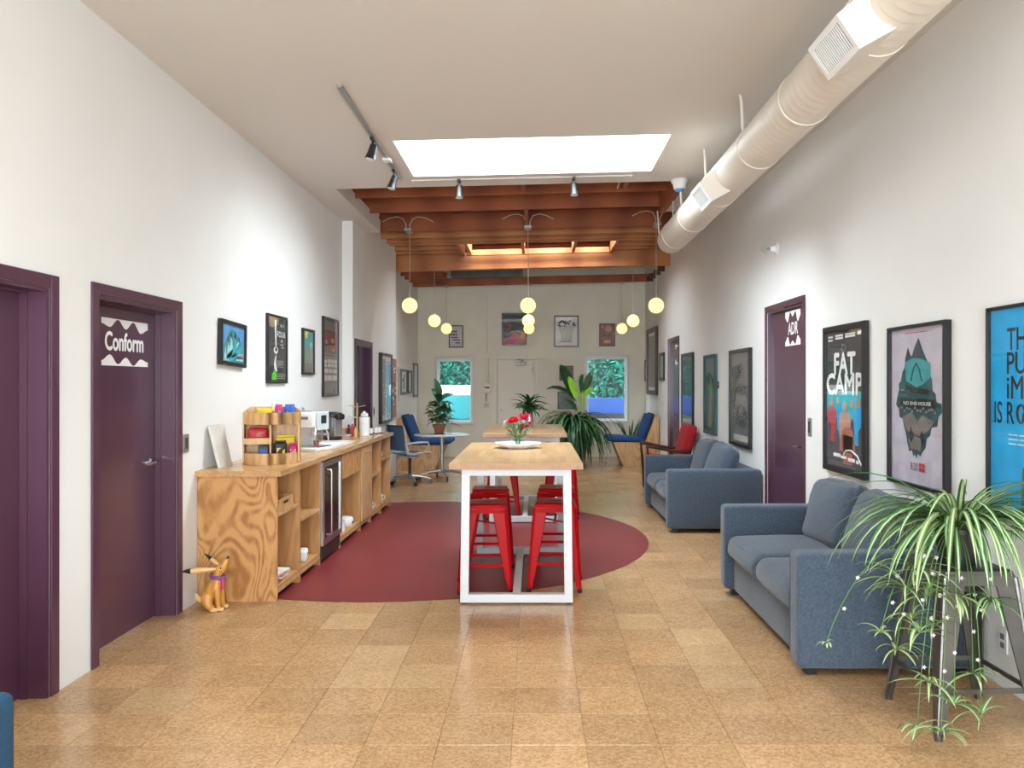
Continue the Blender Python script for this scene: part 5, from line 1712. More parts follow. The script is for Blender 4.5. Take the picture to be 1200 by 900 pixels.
# electrical box and conduit on the far wall
root = T('alarm_box', 'white alarm box with conduit left of the far door', 'alarm box', (bx(571), BY, bz(455)))
B().box(-0.085, 0.085, -0.07, 0, -0.10, 0.10, bev=0.01).build('box', 'cream_paint', root, smooth=False)
B().box(-0.05, 0.05, -0.074, -0.069, 0.0, 0.03).build('slot', 'p_black', root, smooth=False)
B().tube([(0.0, -0.032, 0.10), (0.0, -0.032, 0.62)], 0.03, seg=8).build('conduit', 'cream_paint', root)
B().box(-0.06, 0.06, -0.06, 0, 0.62, 0.74, bev=0.006).build('junction_box', 'cream_paint', root, smooth=False)
B().tube([(0.0, -0.012, 0.74), (0.0, -0.012, 1.95)], 0.012, seg=6).build('riser', 'cream_paint', root)
B().tube([(0.06, -0.015, 0.68), (0.13, -0.015, 0.66), (0.15, -0.015, 0.61), (0.5, -0.03, 0.605), (1.1, -0.03, 0.61)], 0.008, seg=6).build('cable', 'cream_paint', root)
B().tube([(-0.02, -0.022, -0.10), (-0.025, -0.022, -0.2), (-0.02, -0.022, -0.27)], 0.02, seg=6).build('latch', 'steel', root)
plate('wall_notice', 'small pale notice plate below the alarm box', (bx(570), BY, bz(475)), 0.0, 0.12, 0.10, 'p_lilac', 'p_paper', cat='notice')

# ================================================================== THINGS ON AND IN THE COUNTER
def rot2(a):
    return Matrix.Rotation(a, 4, 'Z')

# pale board leaning on the wall
root = T('leaning_board', 'pale grey slab leaning on the wall at the near end of the worktop', 'board', (-2.30, 5.80, WT))
B().hexa([(-0.012, -0.11, 0), (0.012, -0.11, 0), (0.012, 0.11, 0), (-0.012, 0.11, 0), (-0.088, -0.11, 0.31), (-0.064, -0.11, 0.314), (-0.064, 0.11, 0.314), (-0.088, 0.11, 0.31)]).build('slab', 'p_paper', root, smooth=False)
MATS['p_paper']
# bamboo snack stand
root = T('snack_stand', 'round bamboo snack stand with three tiers on the worktop', 'snack stand', (-2.055, 6.10, WT), math.radians(14))
rr = 0.215
def dpoly(r, n=18):
    """D shape: flat back, rounded front (front = -y)"""
    return [(r * math.cos(PI + PI * k / n), r * 0.92 * math.sin(PI + PI * k / n)) for k in range(n + 1)] + [(r, 0.06), (-r, 0.06)]
def dwall(b, r, z0, z1, t=0.008, n=18):
    o, i = dpoly(r, n)[:n + 1], dpoly(r - t, n)[:n + 1]
    for k in range(n):
        b.hexa([(*o[k], z0), (*o[k + 1], z0), (*i[k + 1], z0), (*i[k], z0), (*o[k], z1), (*o[k + 1], z1), (*i[k + 1], z1), (*i[k], z1)])
for nm, z0, z1 in (('lower_band', 0.0, 0.085), ('upper_band', 0.305, 0.395)):
    b = B()
    dwall(b, rr, z0, z1)
    bmesh.ops.remove_doubles(b.bm, verts=b.bm.verts, dist=1e-5)
    b.build(nm, 'bamboo', root, sharp=50)
for z in (0.012, 0.305):
    B().prism(dpoly(rr - 0.01), z, z + 0.012, 'xy').build('tier_board', 'bamboo', root, smooth=False)
pb = [(-rr, 0), (rr, 0), (rr, 0.40), (rr - 0.05, 0.435), (-rr + 0.05, 0.435), (-rr, 0.40)]
B().prism(pb, 0.052, 0.062, 'xz').build('back_panel', 'bamboo', root, smooth=False)
for s in (-1, 1):
    B().box(s * (rr - 0.012) - 0.006, s * (rr - 0.012) + 0.006, -0.08, 0.055, 0.02, 0.31).build('side_panel', 'bamboo', root, smooth=False)
B().box(-0.006, 0.006, -0.15, 0.05, 0.024, 0.305).build('divider', 'bamboo', root, smooth=False)
B().box(-rr + 0.02, -0.006, -0.13, 0.05, 0.165, 0.175).build('shelf', 'bamboo', root, smooth=False)
B().box(-rr + 0.02, -0.006, -0.138, -0.130, 0.155, 0.20).build('shelf_lip', 'bamboo', root, smooth=False)
SN = Matrix.Translation((-2.055, 6.10, WT)) @ rot2(math.radians(14))
def packet(label, p, size, mat, mat2, rz=0.0, tip=0.0, shape='bag'):
    q = SN @ Vector(p)
    root = T('snack_' + shape, label, 'snack', q, math.radians(14) + rz)
    w, d, h = size
    R = Matrix.Rotation(tip, 3, 'X')
    if shape == 'bag':
        B().rbox((0, 0, h / 2), (w, d, h), min(d, h) * 0.42, (0, 0.008, 0), n=3, rot=None, sag=0.004, seed=int(p[0] * 991)).build('packet', mat, root)
        B().rbox((0, -d * 0.5 - 0.003, h * 0.5), (w * 0.6, 0.006, h * 0.4), 0.0028, n=1).build('label_patch', mat2, root)
        B().box(-w * 0.42, w * 0.42, -0.002, 0.002, h - 0.006, h + 0.012).build('crimp', mat, root, smooth=False)
    else:
        B().box(-w / 2, w / 2, -d / 2, d / 2, 0, h, bev=0.003).build('carton', mat, root, smooth=False)
        B().box(-w * 0.35, w * 0.35, -d / 2 - 0.001, -d / 2, h * 0.2, h * 0.75).build('label_patch', mat2, root, smooth=False)
z1, z2, z3, z4 = 0.025, 0.1755, 0.318, 0.025
packet('red crisp packet on the middle shelf of the bamboo stand', (-0.10, -0.055, z2), (0.15, 0.06, 0.10), 'p_red', 'p_rust', 0.05)
packet('dark blue snack carton on the lowest left tier of the bamboo stand', (-0.055, -0.06, z1), (0.075, 0.06, 0.115), 'p_slate', 'p_blue', -0.1, shape='box')
packet('small red sweet packet low at the left of the bamboo stand', (-0.168, -0.065, z1), (0.05, 0.05, 0.05), 'p_red', 'p_white', 0.1)
packet('white sweet packet beside the red one on the bamboo stand', (-0.108, -0.11, z1), (0.045, 0.04, 0.045), 'p_ice', 'p_white', 0.0)
packet('black and yellow crisp bag in the right bay of the bamboo stand', (0.068, -0.09, z4), (0.10, 0.055, 0.14), 'p_black', 'p_yellow', 0.2)
packet('magenta snack bag in the right bay of the bamboo stand', (0.158, -0.05, z4), (0.07, 0.05, 0.12), 'p_magenta', 'p_paper', 0.1)
packet('yellow packet behind the black bag in the bamboo stand', (0.10, 0.005, z4), (0.15, 0.035, 0.175), 'p_yellow', 'p_gold', 0.1)
packet('yellow and green packet on top of the bamboo stand', (-0.05, -0.03, z3), (0.13, 0.05, 0.10), 'p_yellow', 'p_green', 0.0)
packet('pink and blue packet on top of the bamboo stand', (0.055, -0.06, z3), (0.06, 0.05, 0.125), 'p_magenta', 'p_sky', 0.0)
packet('blue crisp bag on top of the bamboo stand', (0.135, -0.03, z3), (0.085, 0.05, 0.125), 'p_blue', 'p_sky', 0.1)
packet('red and white packet tip standing behind the others on the stand', (0.02, 0.025, z3), (0.05, 0.03, 0.16), 'p_white', 'p_red', 0.2)

# glass jar
root = T('glass_jar', 'clear glass jar with black lid between snack stand and coffee machine', 'jar', (-2.135, 6.93, WT))
B().lathe([(0, 0.001), (0.048, 0.001), (0.052, 0.012), (0.052, 0.135), (0.040, 0.155), (0.040, 0.17), (0.037, 0.17), (0.037, 0.153), (0.048, 0.132), (0.048, 0.015), (0, 0.008)], seg=24).build('jar', 'tumbler_glass', root)
B().lathe([(0, 0.165), (0.046, 0.165), (0.046, 0.205), (0.040, 0.210), (0, 0.210)], seg=24).build('lid', 'black', root)

# espresso machine (front towards the room, +x)
root = T('espresso_machine', 'white espresso machine with a display on the worktop', 'coffee machine', (-2.115, 7.23, WT), PI / 2 - 0.25)
B().box(-0.14, 0.14, -0.19, 0.15, 0.0, 0.035, bev=0.008).build('base', 'plastic_white', root, smooth=False)
B().box(-0.14, 0.14, -0.01, 0.15, 0.035, 0.24, bev=0.008).build('body', 'plastic_white', root, smooth=False)
up = B().box(-0.145, 0.145, -0.15, 0.155, 0.215, 0.355, bev=0.018, seg=2).build('upper_housing', 'porcelain', root, sharp=30)
B().box(-0.10, 0.10, -0.175, -0.148, 0.19, 0.355, bev=0.006).build('control_panel', 'panel_pale', root, smooth=False)
B().box(-0.045, 0.045, -0.178, -0.174, 0.25, 0.325).build('display', 'p_black', root, smooth=False)
B().cyl((0, -0.09, 0.16), (0, -0.09, 0.216), 0.035, seg=16).build('group_head', 'chrome', root)
B().cyl((0, -0.09, 0.145), (0, -0.09, 0.165), 0.040, seg=16).tube([(0, -0.12, 0.155), (0, -0.22, 0.15), (0, -0.235, 0.148)], [0.010, 0.013, 0.012], seg=8).build('portafilter', 'steel', root)
B().box(-0.12, 0.12, -0.185, -0.02, 0.035, 0.043).build('drip_grid', 'steel', root, smooth=False)
B().tube([(0.11, -0.12, 0.22), (0.115, -0.15, 0.16), (0.115, -0.16, 0.09)], 0.006, seg=6).build('steam_wand', 'chrome', root)
B().box(-0.148, -0.1455, -0.10, 0.03, 0.29, 0.315).build('name_strip', 'p_grey', up, smooth=False)
B().box(-0.10, 0.10, 0.0, 0.13, 0.355, 0.362).build('cup_tray', 'steel', root, smooth=False)
E_ = Matrix.Translation((-2.115, 7.23, WT)) @ rot2(PI / 2 - 0.25)
root = T('coffee_glass', 'small glass of brown coffee under the espresso machine spout', 'glass', E_ @ Vector((0.0, -0.10, 0.0435)))
B().lathe([(0, 0), (0.026, 0), (0.030, 0.075), (0.028, 0.075), (0.025, 0.004), (0, 0.004)], seg=20).build('glass', 'tumbler_glass', root)
B().lathe([(0, 0.0045), (0.0245, 0.0045), (0.0265, 0.05), (0, 0.05)], seg=20).build('coffee', 'p_rust', root)

# kettle behind
root = T('kettle', 'steel kettle with arched handle behind the espresso machine', 'kettle', (-2.235, 7.93 - 0.02, WT + 0.0))
root.location = (-2.315, 7.75, WT)
B().lathe([(0, 0.0), (0.065, 0.0), (0.070, 0.01), (0.058, 0.20), (0.05, 0.235), (0.0, 0.25)], seg=24).build('body', 'steel', root)
B().tube([(0, -0.06, 0.20), (0.0, -0.10, 0.26), (0.0, -0.085, 0.345), (0.0, -0.02, 0.385), (0.0, 0.055, 0.37), (0.0, 0.09, 0.33)], 0.010, seg=8).build('handle', 'grey_plastic', root)

# water boiler
root = T('water_boiler', 'grey electric water boiler with dark lid on the worktop', 'water boiler', (-2.265, 8.55, WT), 0.9)
root.location = (-2.225, 8.58, WT)
B().lathe([(0, 0.0), (0.095, 0.0), (0.102, 0.012), (0.102, 0.03), (0, 0.03)], seg=28).build('base', 'black', root)
B().lathe([(0.100, 0.031), (0.102, 0.035), (0.102, 0.235), (0.100, 0.245), (0, 0.245)], seg=28).build('body', 'gunmetal', root)
B().lathe([(0, 0.246), (0.108, 0.246), (0.112, 0.262), (0.10, 0.292), (0.05, 0.305), (0, 0.307)], seg=28).build('lid', 'black', root)
B().box(-0.045, 0.045, -0.165, -0.09, 0.225, 0.285, bev=0.012).build('spout', 'black', root, smooth=False)
B().box(-0.05, 0.05, -0.107, -0.097, 0.04, 0.235, bev=0.004).build('front_panel', 'alu', root, smooth=False)

# mug tree
root = T('mug_tree', 'bare wooden mug tree on the worktop beside the dark doorway', 'mug tree', (-2.165, 9.50, WT))
B().lathe([(0, 0), (0.075, 0), (0.075, 0.014), (0.02, 0.02), (0.012, 0.03), (0.012, 0.36), (0.016, 0.375), (0, 0.385)], seg=18).build('post', 'bamboo', root)
for k, z in enumerate((0.20, 0.20, 0.33, 0.33)):
    a = 0.2 + PI * (k % 2)
    B().tube([(0.01 * math.cos(a), 0.01 * math.sin(a), z), (0.10 * math.cos(a), 0.10 * math.sin(a), z + 0.02)], 0.007, seg=6).build('peg', 'alu', root)
# tea box, papers, bottles, towel roll, cups
root = T('tea_box', 'flat wooden box behind the papers on the worktop', 'box', (-2.295, 9.32, WT))
B().box(-0.09, 0.09, -0.06, 0.06, 0, 0.075, bev=0.003).build('body', 'bamboo', root, smooth=False)
B().box(-0.092, 0.092, -0.062, 0.062, 0.075, 0.085).build('lid', 'bamboo', root, smooth=False)
root = T('paper_dish', 'white dish of blue and pink sachets left of the bottles', 'dish', (-2.215, 8.97, WT))
B().lathe([(0, 0.004), (0.08, 0.004), (0.105, 0.028), (0.108, 0.028), (0.083, 0.0), (0, 0.0)], seg=20).build('dish', 'porcelain', root)
for k in range(8):
    a = k * 2.4
    B().box(-0.028, 0.028, -0.018, 0.018, 0.006 + 0.004 * k, 0.009 + 0.004 * k).move(Matrix.Translation((0.035 * math.cos(a), 0.035 * math.sin(a), 0)) @ rot2(a)).build('sachet', ('p_sky', 'p_magenta', 'p_blue')[k % 3], root, smooth=False)
def bottle(name, label, x, y, h, r, mat, cap):
    root = T(name, label, 'bottle', (x, y, WT))
    B().lathe([(0, 0), (r, 0), (r, h * 0.55), (r * 0.45, h * 0.72), (r * 0.42, h * 0.85), (0, h * 0.85)], seg=16).build('body', mat, root)
    B().lathe([(0, h * 0.85), (r * 0.5, h * 0.85), (r * 0.5, h), (0, h)], seg=12).build('cap', cap, root)
bottle('sauce_bottle', 'small red bottle with white cap near the mug tree', -2.14, 9.15, 0.17, 0.03, 'p_red', 'p_white')
bottle('sauce_bottle', 'small amber bottle with gold cap beside the red one', -2.09, 9.09, 0.12, 0.022, 'p_gold', 'p_rust')
bottle('sauce_bottle', 'small dark bottle with black cap left of the red one', -2.20, 9.22, 0.13, 0.025, 'p_slate', 'p_black')
root = T('paper_towel_roll', 'white paper towel roll standing near the counter end', 'paper towel', (-2.02, 9.25, WT))
B().lathe([(0.02, 0.003), (0.062, 0.003), (0.062, 0.22), (0.02, 0.22)], seg=28).build('roll', 'p_white', root)
B().cyl((0, 0, 0), (0, 0, 0.27), 0.008, seg=10).lathe([(0, 0), (0.07, 0), (0.07, 0.003), (0, 0.003)], seg=24).build('holder', 'chrome', root)
c = B()
for k in range(4):
    a = k * PI / 2
    c.sphere((0.022 * math.cos(a), 0.022 * math.sin(a), 0.245 + 0.02 * (k % 2)), 0.024, 10, 6)
c.build('loose_sheet_top', 'p_white', root)
B().lathe([(0, 0.27), (0.025, 0.27), (0.02, 0.295), (0, 0.30)], seg=14).build('finial', 'black', root)
for k, (x, y) in enumerate(((-1.985, 9.42), (-1.945, 9.55), (-1.93, 9.66))):
    root = T('small_cup', 'small white cup on a black foot, %s of three at the counter end' % ('nearest', 'middle', 'farthest')[k], 'cup', (x, y, WT), 0, 'small cups at the counter end')
    B().lathe([(0.0, 0.012), (0.026, 0.012), (0.030, 0.075), (0.027, 0.075), (0.022, 0.018), (0, 0.018)], seg=16).build('cup', 'porcelain', root)
    B().lathe([(0, 0), (0.03, 0), (0.03, 0.012), (0, 0.012)], seg=16).build('foot', 'black', root)

# inside the open bays
root = T('wooden_tray', 'open wooden box tray on the shelf of the end cabinet', 'tray', (-1.97, 5.80, 0.618))
b = B().box(-0.12, 0.12, -0.18, 0.18, 0, 0.01)
b.build('base', 'bamboo', root, smooth=False)
for q in ((-0.12, -0.108, -0.18, 0.18), (0.108, 0.12, -0.18, 0.18)):
    B().box(*q, 0.01, 0.085).build('long_side', 'bamboo', root, smooth=False)
for q in ((-0.108, 0.108, -0.18, -0.168), (-0.108, 0.108, 0.168, 0.18)):
    B().box(*q, 0.01, 0.085).build('short_side', 'bamboo', root, smooth=False)
B().box(0.1201, 0.122, -0.05, 0.05, 0.045, 0.065).build('hand_slot', 'dark_wood', root, smooth=False)
rr_ = random.Random(4)
for k, (mt, lab) in enumerate((('p_slate', 'bottom dark magazine of the stack in the end cabinet'), ('p_paper', 'pale magazine second in the stack in the end cabinet'), ('p_rust', 'rust coloured magazine third in the stack in the end cabinet'), ('p_white', 'top white magazine of the stack in the end cabinet'))):
    root = T('magazine', lab, 'magazine', (-1.97 + rr_.uniform(-0.015, 0.015), 5.80 + rr_.uniform(-0.02, 0.02), 0.1035 + 0.012 * k), rr_.uniform(-0.2, 0.2), 'magazines in the end cabinet')
    B().box(-0.105, 0.105, -0.14, 0.14, 0, 0.0105).build('pages', 'p_white', root, smooth=False)
    B().box(-0.106, 0.106, -0.141, 0.141, 0.0105, 0.0115).build('cover', mt, root, smooth=False)
    B().box(-0.08, 0.06, -0.09, 0.03, 0.0115, 0.0118).build('cover_picture', ('p_gold', 'p_slate', 'p_black', 'p_char')[k], root, smooth=False)
root = T('label_printer', 'white box on the bottom of the second cabinet', 'printer', (-1.92, 6.38, 0.1035), 0.2)
B().rbox((0, 0, 0.045), (0.12, 0.16, 0.09), 0.02, n=2).build('body', 'plastic_white', root)
B().box(0.061, 0.063, -0.05, 0.05, 0.05, 0.06).build('slot', 'p_black', root, smooth=False)
root = T('white_device', 'round white device on the floor of the open bay', 'device', (-1.95, 7.92, 0.1035))
B().lathe([(0, 0), (0.095, 0), (0.105, 0.012), (0.105, 0.07), (0.095, 0.085), (0, 0.088)], seg=28).build('body', 'plastic_white', root)
B().box(0.098, 0.108, -0.03, 0.03, 0.03, 0.05, bev=0.002).build('button', 'p_char', root, smooth=False)
root = T('white_tin', 'small white tin beside the round device in the open bay', 'tin', (-1.90, 7.62, 0.1035))
B().lathe([(0, 0), (0.04, 0), (0.04, 0.10), (0, 0.10)], seg=18).build('body', 'plastic_white', root)
B().lathe([(0, 0.1), (0.042, 0.1), (0.042, 0.115), (0, 0.115)], seg=18).build('lid', 'p_paper', root)
for k, (y, z, x) in enumerate(((8.95, 0.1035, -1.90), (9.50, 0.6385, -1.92), (9.64, 0.6385, -1.95), (9.55, 0.1035, -1.9))):
    root = T('white_mug', ('white mug at the bottom of the fifth cabinet', 'white mug on the last cabinet shelf, nearer one', 'white mug on the last cabinet shelf, farther one', 'white mug at the bottom of the last cabinet')[k], 'mug', (x, y, z))
    B().lathe([(0, 0), (0.035, 0), (0.04, 0.09), (0.036, 0.09), (0.032, 0.006), (0, 0.006)], seg=18).build('cup', 'porcelain', root)
    B().tube([(0.036, 0, 0.075), (0.06, 0, 0.07), (0.062, 0, 0.04), (0.037, 0, 0.022)], 0.005, seg=6).build('handle', 'porcelain', root)

# ================================================================== CARVED DOG
root = T('carved_dog', 'carved wooden dog figurine with long ears beside the counter end panel', 'figurine', (-2.185, 5.345, 0), 0.0)
# faces +x; body grown over a skeleton
sk = [((-0.055, 0, 0.055), 0.052), ((-0.035, 0, 0.11), 0.050), ((-0.005, 0, 0.165), 0.042), ((0.01, 0, 0.215), 0.030), ((0.012, 0, 0.245), 0.030), ((0.03, 0, 0.275), 0.037), ((0.055, 0, 0.305), 0.025), ((0.075, 0, 0.338), 0.016), ((0.08, 0, 0.352), 0.011)]
edges = [(i, i + 1) for i in range(len(sk) - 1)]
def limb(pts, at):
    st = len(sk)
    for p in pts:
        sk.append(p)
    edges.append((at, st))
    for k in range(len(pts) - 1):
        edges.append((st + k, st + k + 1))
for s in (-1, 1):
    limb([((0.022, s * 0.032, 0.145), 0.024), ((0.030, s * 0.036, 0.075), 0.017), ((0.034, s * 0.037, 0.022), 0.016), ((0.050, s * 0.038, 0.016), 0.015)], 2)
    limb([((-0.045, s * 0.052, 0.062), 0.034), ((-0.015, s * 0.058, 0.035), 0.024), ((0.002, s * 0.058, 0.017), 0.016), ((0.022, s * 0.058, 0.016), 0.014)], 0)
me = bpy.data.meshes.new('body')
me.from_pydata([p for p, r in sk], edges, [])
bo = link('body', me, root)
me.materials.append(MATS['carved_wood'])
sm = bo.modifiers.new('skin', 'SKIN')
for i, (p, r) in enumerate(sk):
    me.skin_vertices[0].data[i].radius = (r * 1.12, r * 1.12)
    me.skin_vertices[0].data[i].use_root = (i == 0)
sm.use_smooth_shade = True
ss = bo.modifiers.new('subdivision', 'SUBSURF')
ss.levels = ss.render_levels = 2
# ears: one swept straight back, one raised
def ear(pts, w, black_from):
    b = B()
    b.tube(pts, w, seg=8)
    for v in b.bm.verts:
        pass
    return b
for nm, pts, ws in (('ear', [(0.012, -0.028, 0.285), (-0.05, -0.045, 0.283), (-0.11, -0.055, 0.280), (-0.145, -0.058, 0.278)], [0.008, 0.017, 0.021, 0.018]), ('ear', [(0.015, 0.025, 0.297), (-0.02, 0.035, 0.318), (-0.05, 0.042, 0.338)], [0.008, 0.014, 0.013])):
    o = B().tube(pts, ws, seg=10).build(nm, 'pale_wood', root)
    p1 = Vector(pts[-1]); d = (p1 - Vector(pts[-2])).normalized()
    B().tube([p1 - d * 0.002, p1 + d * 0.025, p1 + d * 0.062], [ws[-1] + 0.0008, ws[-1] * 0.8, 0.002], seg=10).build('ear_tip', 'black', o)
B().sphere((0.084, 0, 0.356), 0.010, 10, 8).build('nose', 'dark_wood', root)
for s in (-1, 1):
    ey = B().sphere((0.045, s * 0.030, 0.288), (0.009, 0.006, 0.012), 10, 8).build('eye', 'p_white', root)
    B().sphere((0.047, s * 0.0345, 0.290), (0.006, 0.004, 0.008), 10, 8).build('pupil', 'p_black', ey)
B().tube([(0.012 + 0.043 * math.cos(t * PI / 8), 0.043 * math.sin(t * PI / 8), 0.228 - 0.010 * math.cos(t * PI / 8)) for t in range(17)], 0.013, seg=8).build('collar', 'p_purple', root)
B().tube([(0.05, -0.02, 0.215), (0.058, -0.024, 0.185), (0.056, -0.026, 0.15)], [0.012, 0.013, 0.010], seg=8).build('scarf_tail', 'p_magenta', root)
B().tube([(-0.10, 0, 0.06), (-0.125, -0.01, 0.085), (-0.13, -0.015, 0.115)], [0.016, 0.018, 0.006], seg=8).build('tail', 'pale_wood', root)
for s in (-1, 1):
    B().rbox((0.048, s * 0.038, 0.014), (0.045, 0.034, 0.028), 0.012, n=2).build('paw', 'pale_wood', root)
    B().rbox((0.012, s * 0.060, 0.014), (0.055, 0.034, 0.028), 0.012, n=2).build('paw', 'pale_wood', root)

# ================================================================== TABLE DECORATION
TZ = 1.0
root = T('white_tray', 'white platter under the flower vase on the nearer table', 'tray', (-0.145, 6.62, TZ))
px = [(-0.20, 0), (-0.19, -0.05), (-0.13, -0.07), (-0.09, -0.115), (0.09, -0.115), (0.13, -0.07), (0.19, -0.05), (0.20, 0), (0.19, 0.05), (0.13, 0.07), (0.09, 0.115), (-0.09, 0.115), (-0.13, 0.07), (-0.19, 0.05)]
b = B()
inner = [b.bm.verts.new((x * 0.62, y * 1.1, 0.006)) for x, y in px]
outer = [b.bm.verts.new((x, y * 1.5, 0.046)) for x, y in px]
outer2 = [b.bm.verts.new((x * 1.0, y * 1.5, 0.038)) for x, y in px]
bot = [b.bm.verts.new((x * 0.6, y * 1.08, 0.0)) for x, y in px]
n = len(px)
b.bm.faces.new(inner)
b.bm.faces.new(bot[::-1])
for A_, C_ in ((inner, outer), (outer, outer2), (outer2, bot)):
    for k in range(n):
        j = (k + 1) % n
        b.bm.faces.new((A_[k], A_[j], C_[j], C_[k]))
b.build('platter', 'porcelain', root, sharp=60)
root = T('flower_vase', 'round glass vase of red and pink carnations on the white platter', 'vase', (-0.145, 6.60, TZ + 0.0065))
B().lathe([(0, 0.0), (0.035, 0.0), (0.058, 0.03), (0.062, 0.055), (0.050, 0.085), (0.036, 0.10), (0.042, 0.112), (0.040, 0.112), (0.034, 0.10), (0.047, 0.083), (0.058, 0.055), (0.054, 0.032), (0.033, 0.005), (0, 0.004)], seg=28).build('bowl', 'tumbler_glass', root)
B().lathe([(0, 0.006), (0.032, 0.007), (0.052, 0.033), (0.055, 0.055), (0, 0.056)], seg=24).build('water', 'tumbler_glass', root)
rf = random.Random(21)
def carnation(p, r, mat):
    b = B()
    up = Vector((p[0] * 0.5, p[1] * 0.5, 0.25)).normalized()
    for L in range(4):
        m_ = 5 + 2 * (3 - L)
        for k in range(m_):
            a = 2 * PI * k / m_ + L
            e = 0.15 + L * 0.42
            d = Vector((math.cos(a) * math.cos(e), math.sin(a) * math.cos(e), math.sin(e)))
            q = Vector(p)
            t = Vector((-math.sin(a), math.cos(a), 0)) * r * 0.42
            w = q + d * r * rf.uniform(0.85, 1.1)
            mid_ = q + d * r * 0.5
            v = [q, mid_ - t * 0.6, w - t + Vector((0, 0, rf.uniform(-.1, .1) * r)), w + d * r * 0.08, w + t + Vector((0, 0, rf.uniform(-.1, .1) * r)), mid_ + t * 0.6]
            b.poly(v)
    return b
fl_ = [((-0.062, -0.03, 0.205), 0.030, 'petal_red'), ((-0.02, -0.05, 0.215), 0.034, 'petal_red'), ((0.055, -0.02, 0.235), 0.036, 'petal_pink'), ((0.075, -0.03, 0.255), 0.026, 'petal_pink'), ((0.035, -0.03, 0.165), 0.022, 'petal_red'),
       ((0.072, -0.02, 0.168), 0.022, 'petal_pink'), ((-0.10, -0.02, 0.20), 0.022, 'petal_white'), ((-0.105, -0.01, 0.178), 0.020, 'petal_white'), ((0.105, 0.0, 0.195), 0.022, 'petal_pink'), ((-0.045, 0.02, 0.225), 0.024, 'petal_pink'), ((0.03, 0.03, 0.255), 0.024, 'petal_pink'), ((0.052, -0.045, 0.205), 0.020, 'petal_white')]
for p, r, mt in fl_:
    o = carnation(p, r * 1.25, mt).build('carnation', mt, root, smooth=False, fix=False)
    B().tube([(p[0] * 0.12, p[1] * 0.12, 0.012), (p[0] * 0.25, p[1] * 0.25, 0.09), (p[0] * 0.7, p[1] * 0.7, p[2] - 0.05), (p[0], p[1], p[2])], 0.0028, seg=5).build('stem', 'stem_green', o)
for k in range(70):
    a = rf.uniform(0, 2 * PI)
    rr0, z0 = rf.uniform(0.01, 0.065), rf.uniform(0.07, 0.19)
    d = Vector((math.cos(a), math.sin(a), rf.uniform(0.3, 1.2))).normalized()
    p = Vector((rr0 * math.cos(a), rr0 * math.sin(a), z0))
    B().blade([p, p + d * 0.03, p + d * 0.06 + Vector((0, 0, -0.005)), p + d * 0.085 + Vector((0, 0, -0.015))], 0.014).build('leaf', 'leaf_mid', root, fix=False)

# ---- arching strap leaf helper
def arch(base, az, L, e0, e1, n=8, wob=0.0, pw=0.85):
    """spine that leaves base at elevation e0 and bends to e1 (degrees)"""
    pts = [Vector(base)]
    for k in range(n):
        u = (k + 0.5) / n
        e = math.radians(e0 + (e1 - e0) * (u ** pw))
        a = az + wob * u
        pts.append(pts[-1] + Vector((math.cos(a) * math.cos(e), math.sin(a) * math.cos(e), math.sin(e))) * (L / n))
    return pts
strap = lambda u: min(1.0, 0.55 + 2.2 * u) * (1 - u ** 3.0) ** 0.8
oval = lambda u: max(math.sin(PI * u ** 0.8), 0.02) ** 0.75

# ---- plant on the farther table
root = T('potted_dracaena', 'dark green strap-leaf plant in a grey vase on the farther table', 'potted plant', (-0.07, 9.62, TZ))
B().lathe([(0, 0), (0.040, 0), (0.052, 0.05), (0.055, 0.10), (0.045, 0.15), (0.048, 0.165), (0.043, 0.165), (0.04, 0.15), (0, 0.14)], seg=24).build('vase', 'alu', root)
rp = random.Random(3)
for k in range(58):
    az = rp.uniform(0, 2 * PI)
    e0 = rp.uniform(25, 85)
    L = rp.uniform(0.19, 0.31)
    z = 0.16 + rp.uniform(0, 0.14)
    pts = arch((0.01 * math.cos(az), 0.01 * math.sin(az), z), az, L, e0, e0 - rp.uniform(50, 100))
    B().blade(pts, rp.uniform(0.030, 0.046), strap, fold=0.25).build('leaf', 'leaf_dark', root, fix=False)
B().tube([(0, 0, 0.14), (0.005, 0, 0.30)], 0.010, seg=6).build('stem', 'stem_green', root)

# ---- plant on the round table
root = T('potted_rubber_plant', 'leafy plant in a terracotta pot on the white round table', 'potted plant', (-1.545, 12.60, 0.7285))
B().lathe([(0, 0), (0.09, 0), (0.092, 0.012), (0, 0.012)], seg=24).build('saucer', 'black', root)
B().lathe([(0, 0.0125), (0.070, 0.0125), (0.100, 0.125), (0.112, 0.125), (0.114, 0.16), (0.100, 0.16), (0.096, 0.14), (0, 0.135)], seg=24).build('pot', 'terracotta', root)
B().lathe([(0, 0.141), (0.095, 0.141), (0.05, 0.148), (0, 0.15)], seg=16).build('soil', 'soil', root)
rp = random.Random(9)
B().tube([(0, 0, 0.14), (0.01, 0, 0.35), (-0.01, 0.01, 0.60), (0.0, 0.0, 0.78)], [0.012, 0.010, 0.008, 0.005], seg=6).build('stem', 'stem_green', root)
for k in range(120):
    az = rp.uniform(0, 2 * PI)
    z = rp.uniform(0.18, 0.52)
    r0 = rp.uniform(0.0, 0.12)
    L = rp.uniform(0.13, 0.21)
    pts = arch((r0 * math.cos(az), r0 * math.sin(az), z), az, L, rp.uniform(10, 60), rp.uniform(-70, -10), n=6)
    B().blade(pts, L * rp.uniform(0.38, 0.5), oval, fold=0.12).build('leaf', rp.choice(['leaf_mid', 'leaf_mid', 'leaf_olive', 'leaf_dark']), root, fix=False)
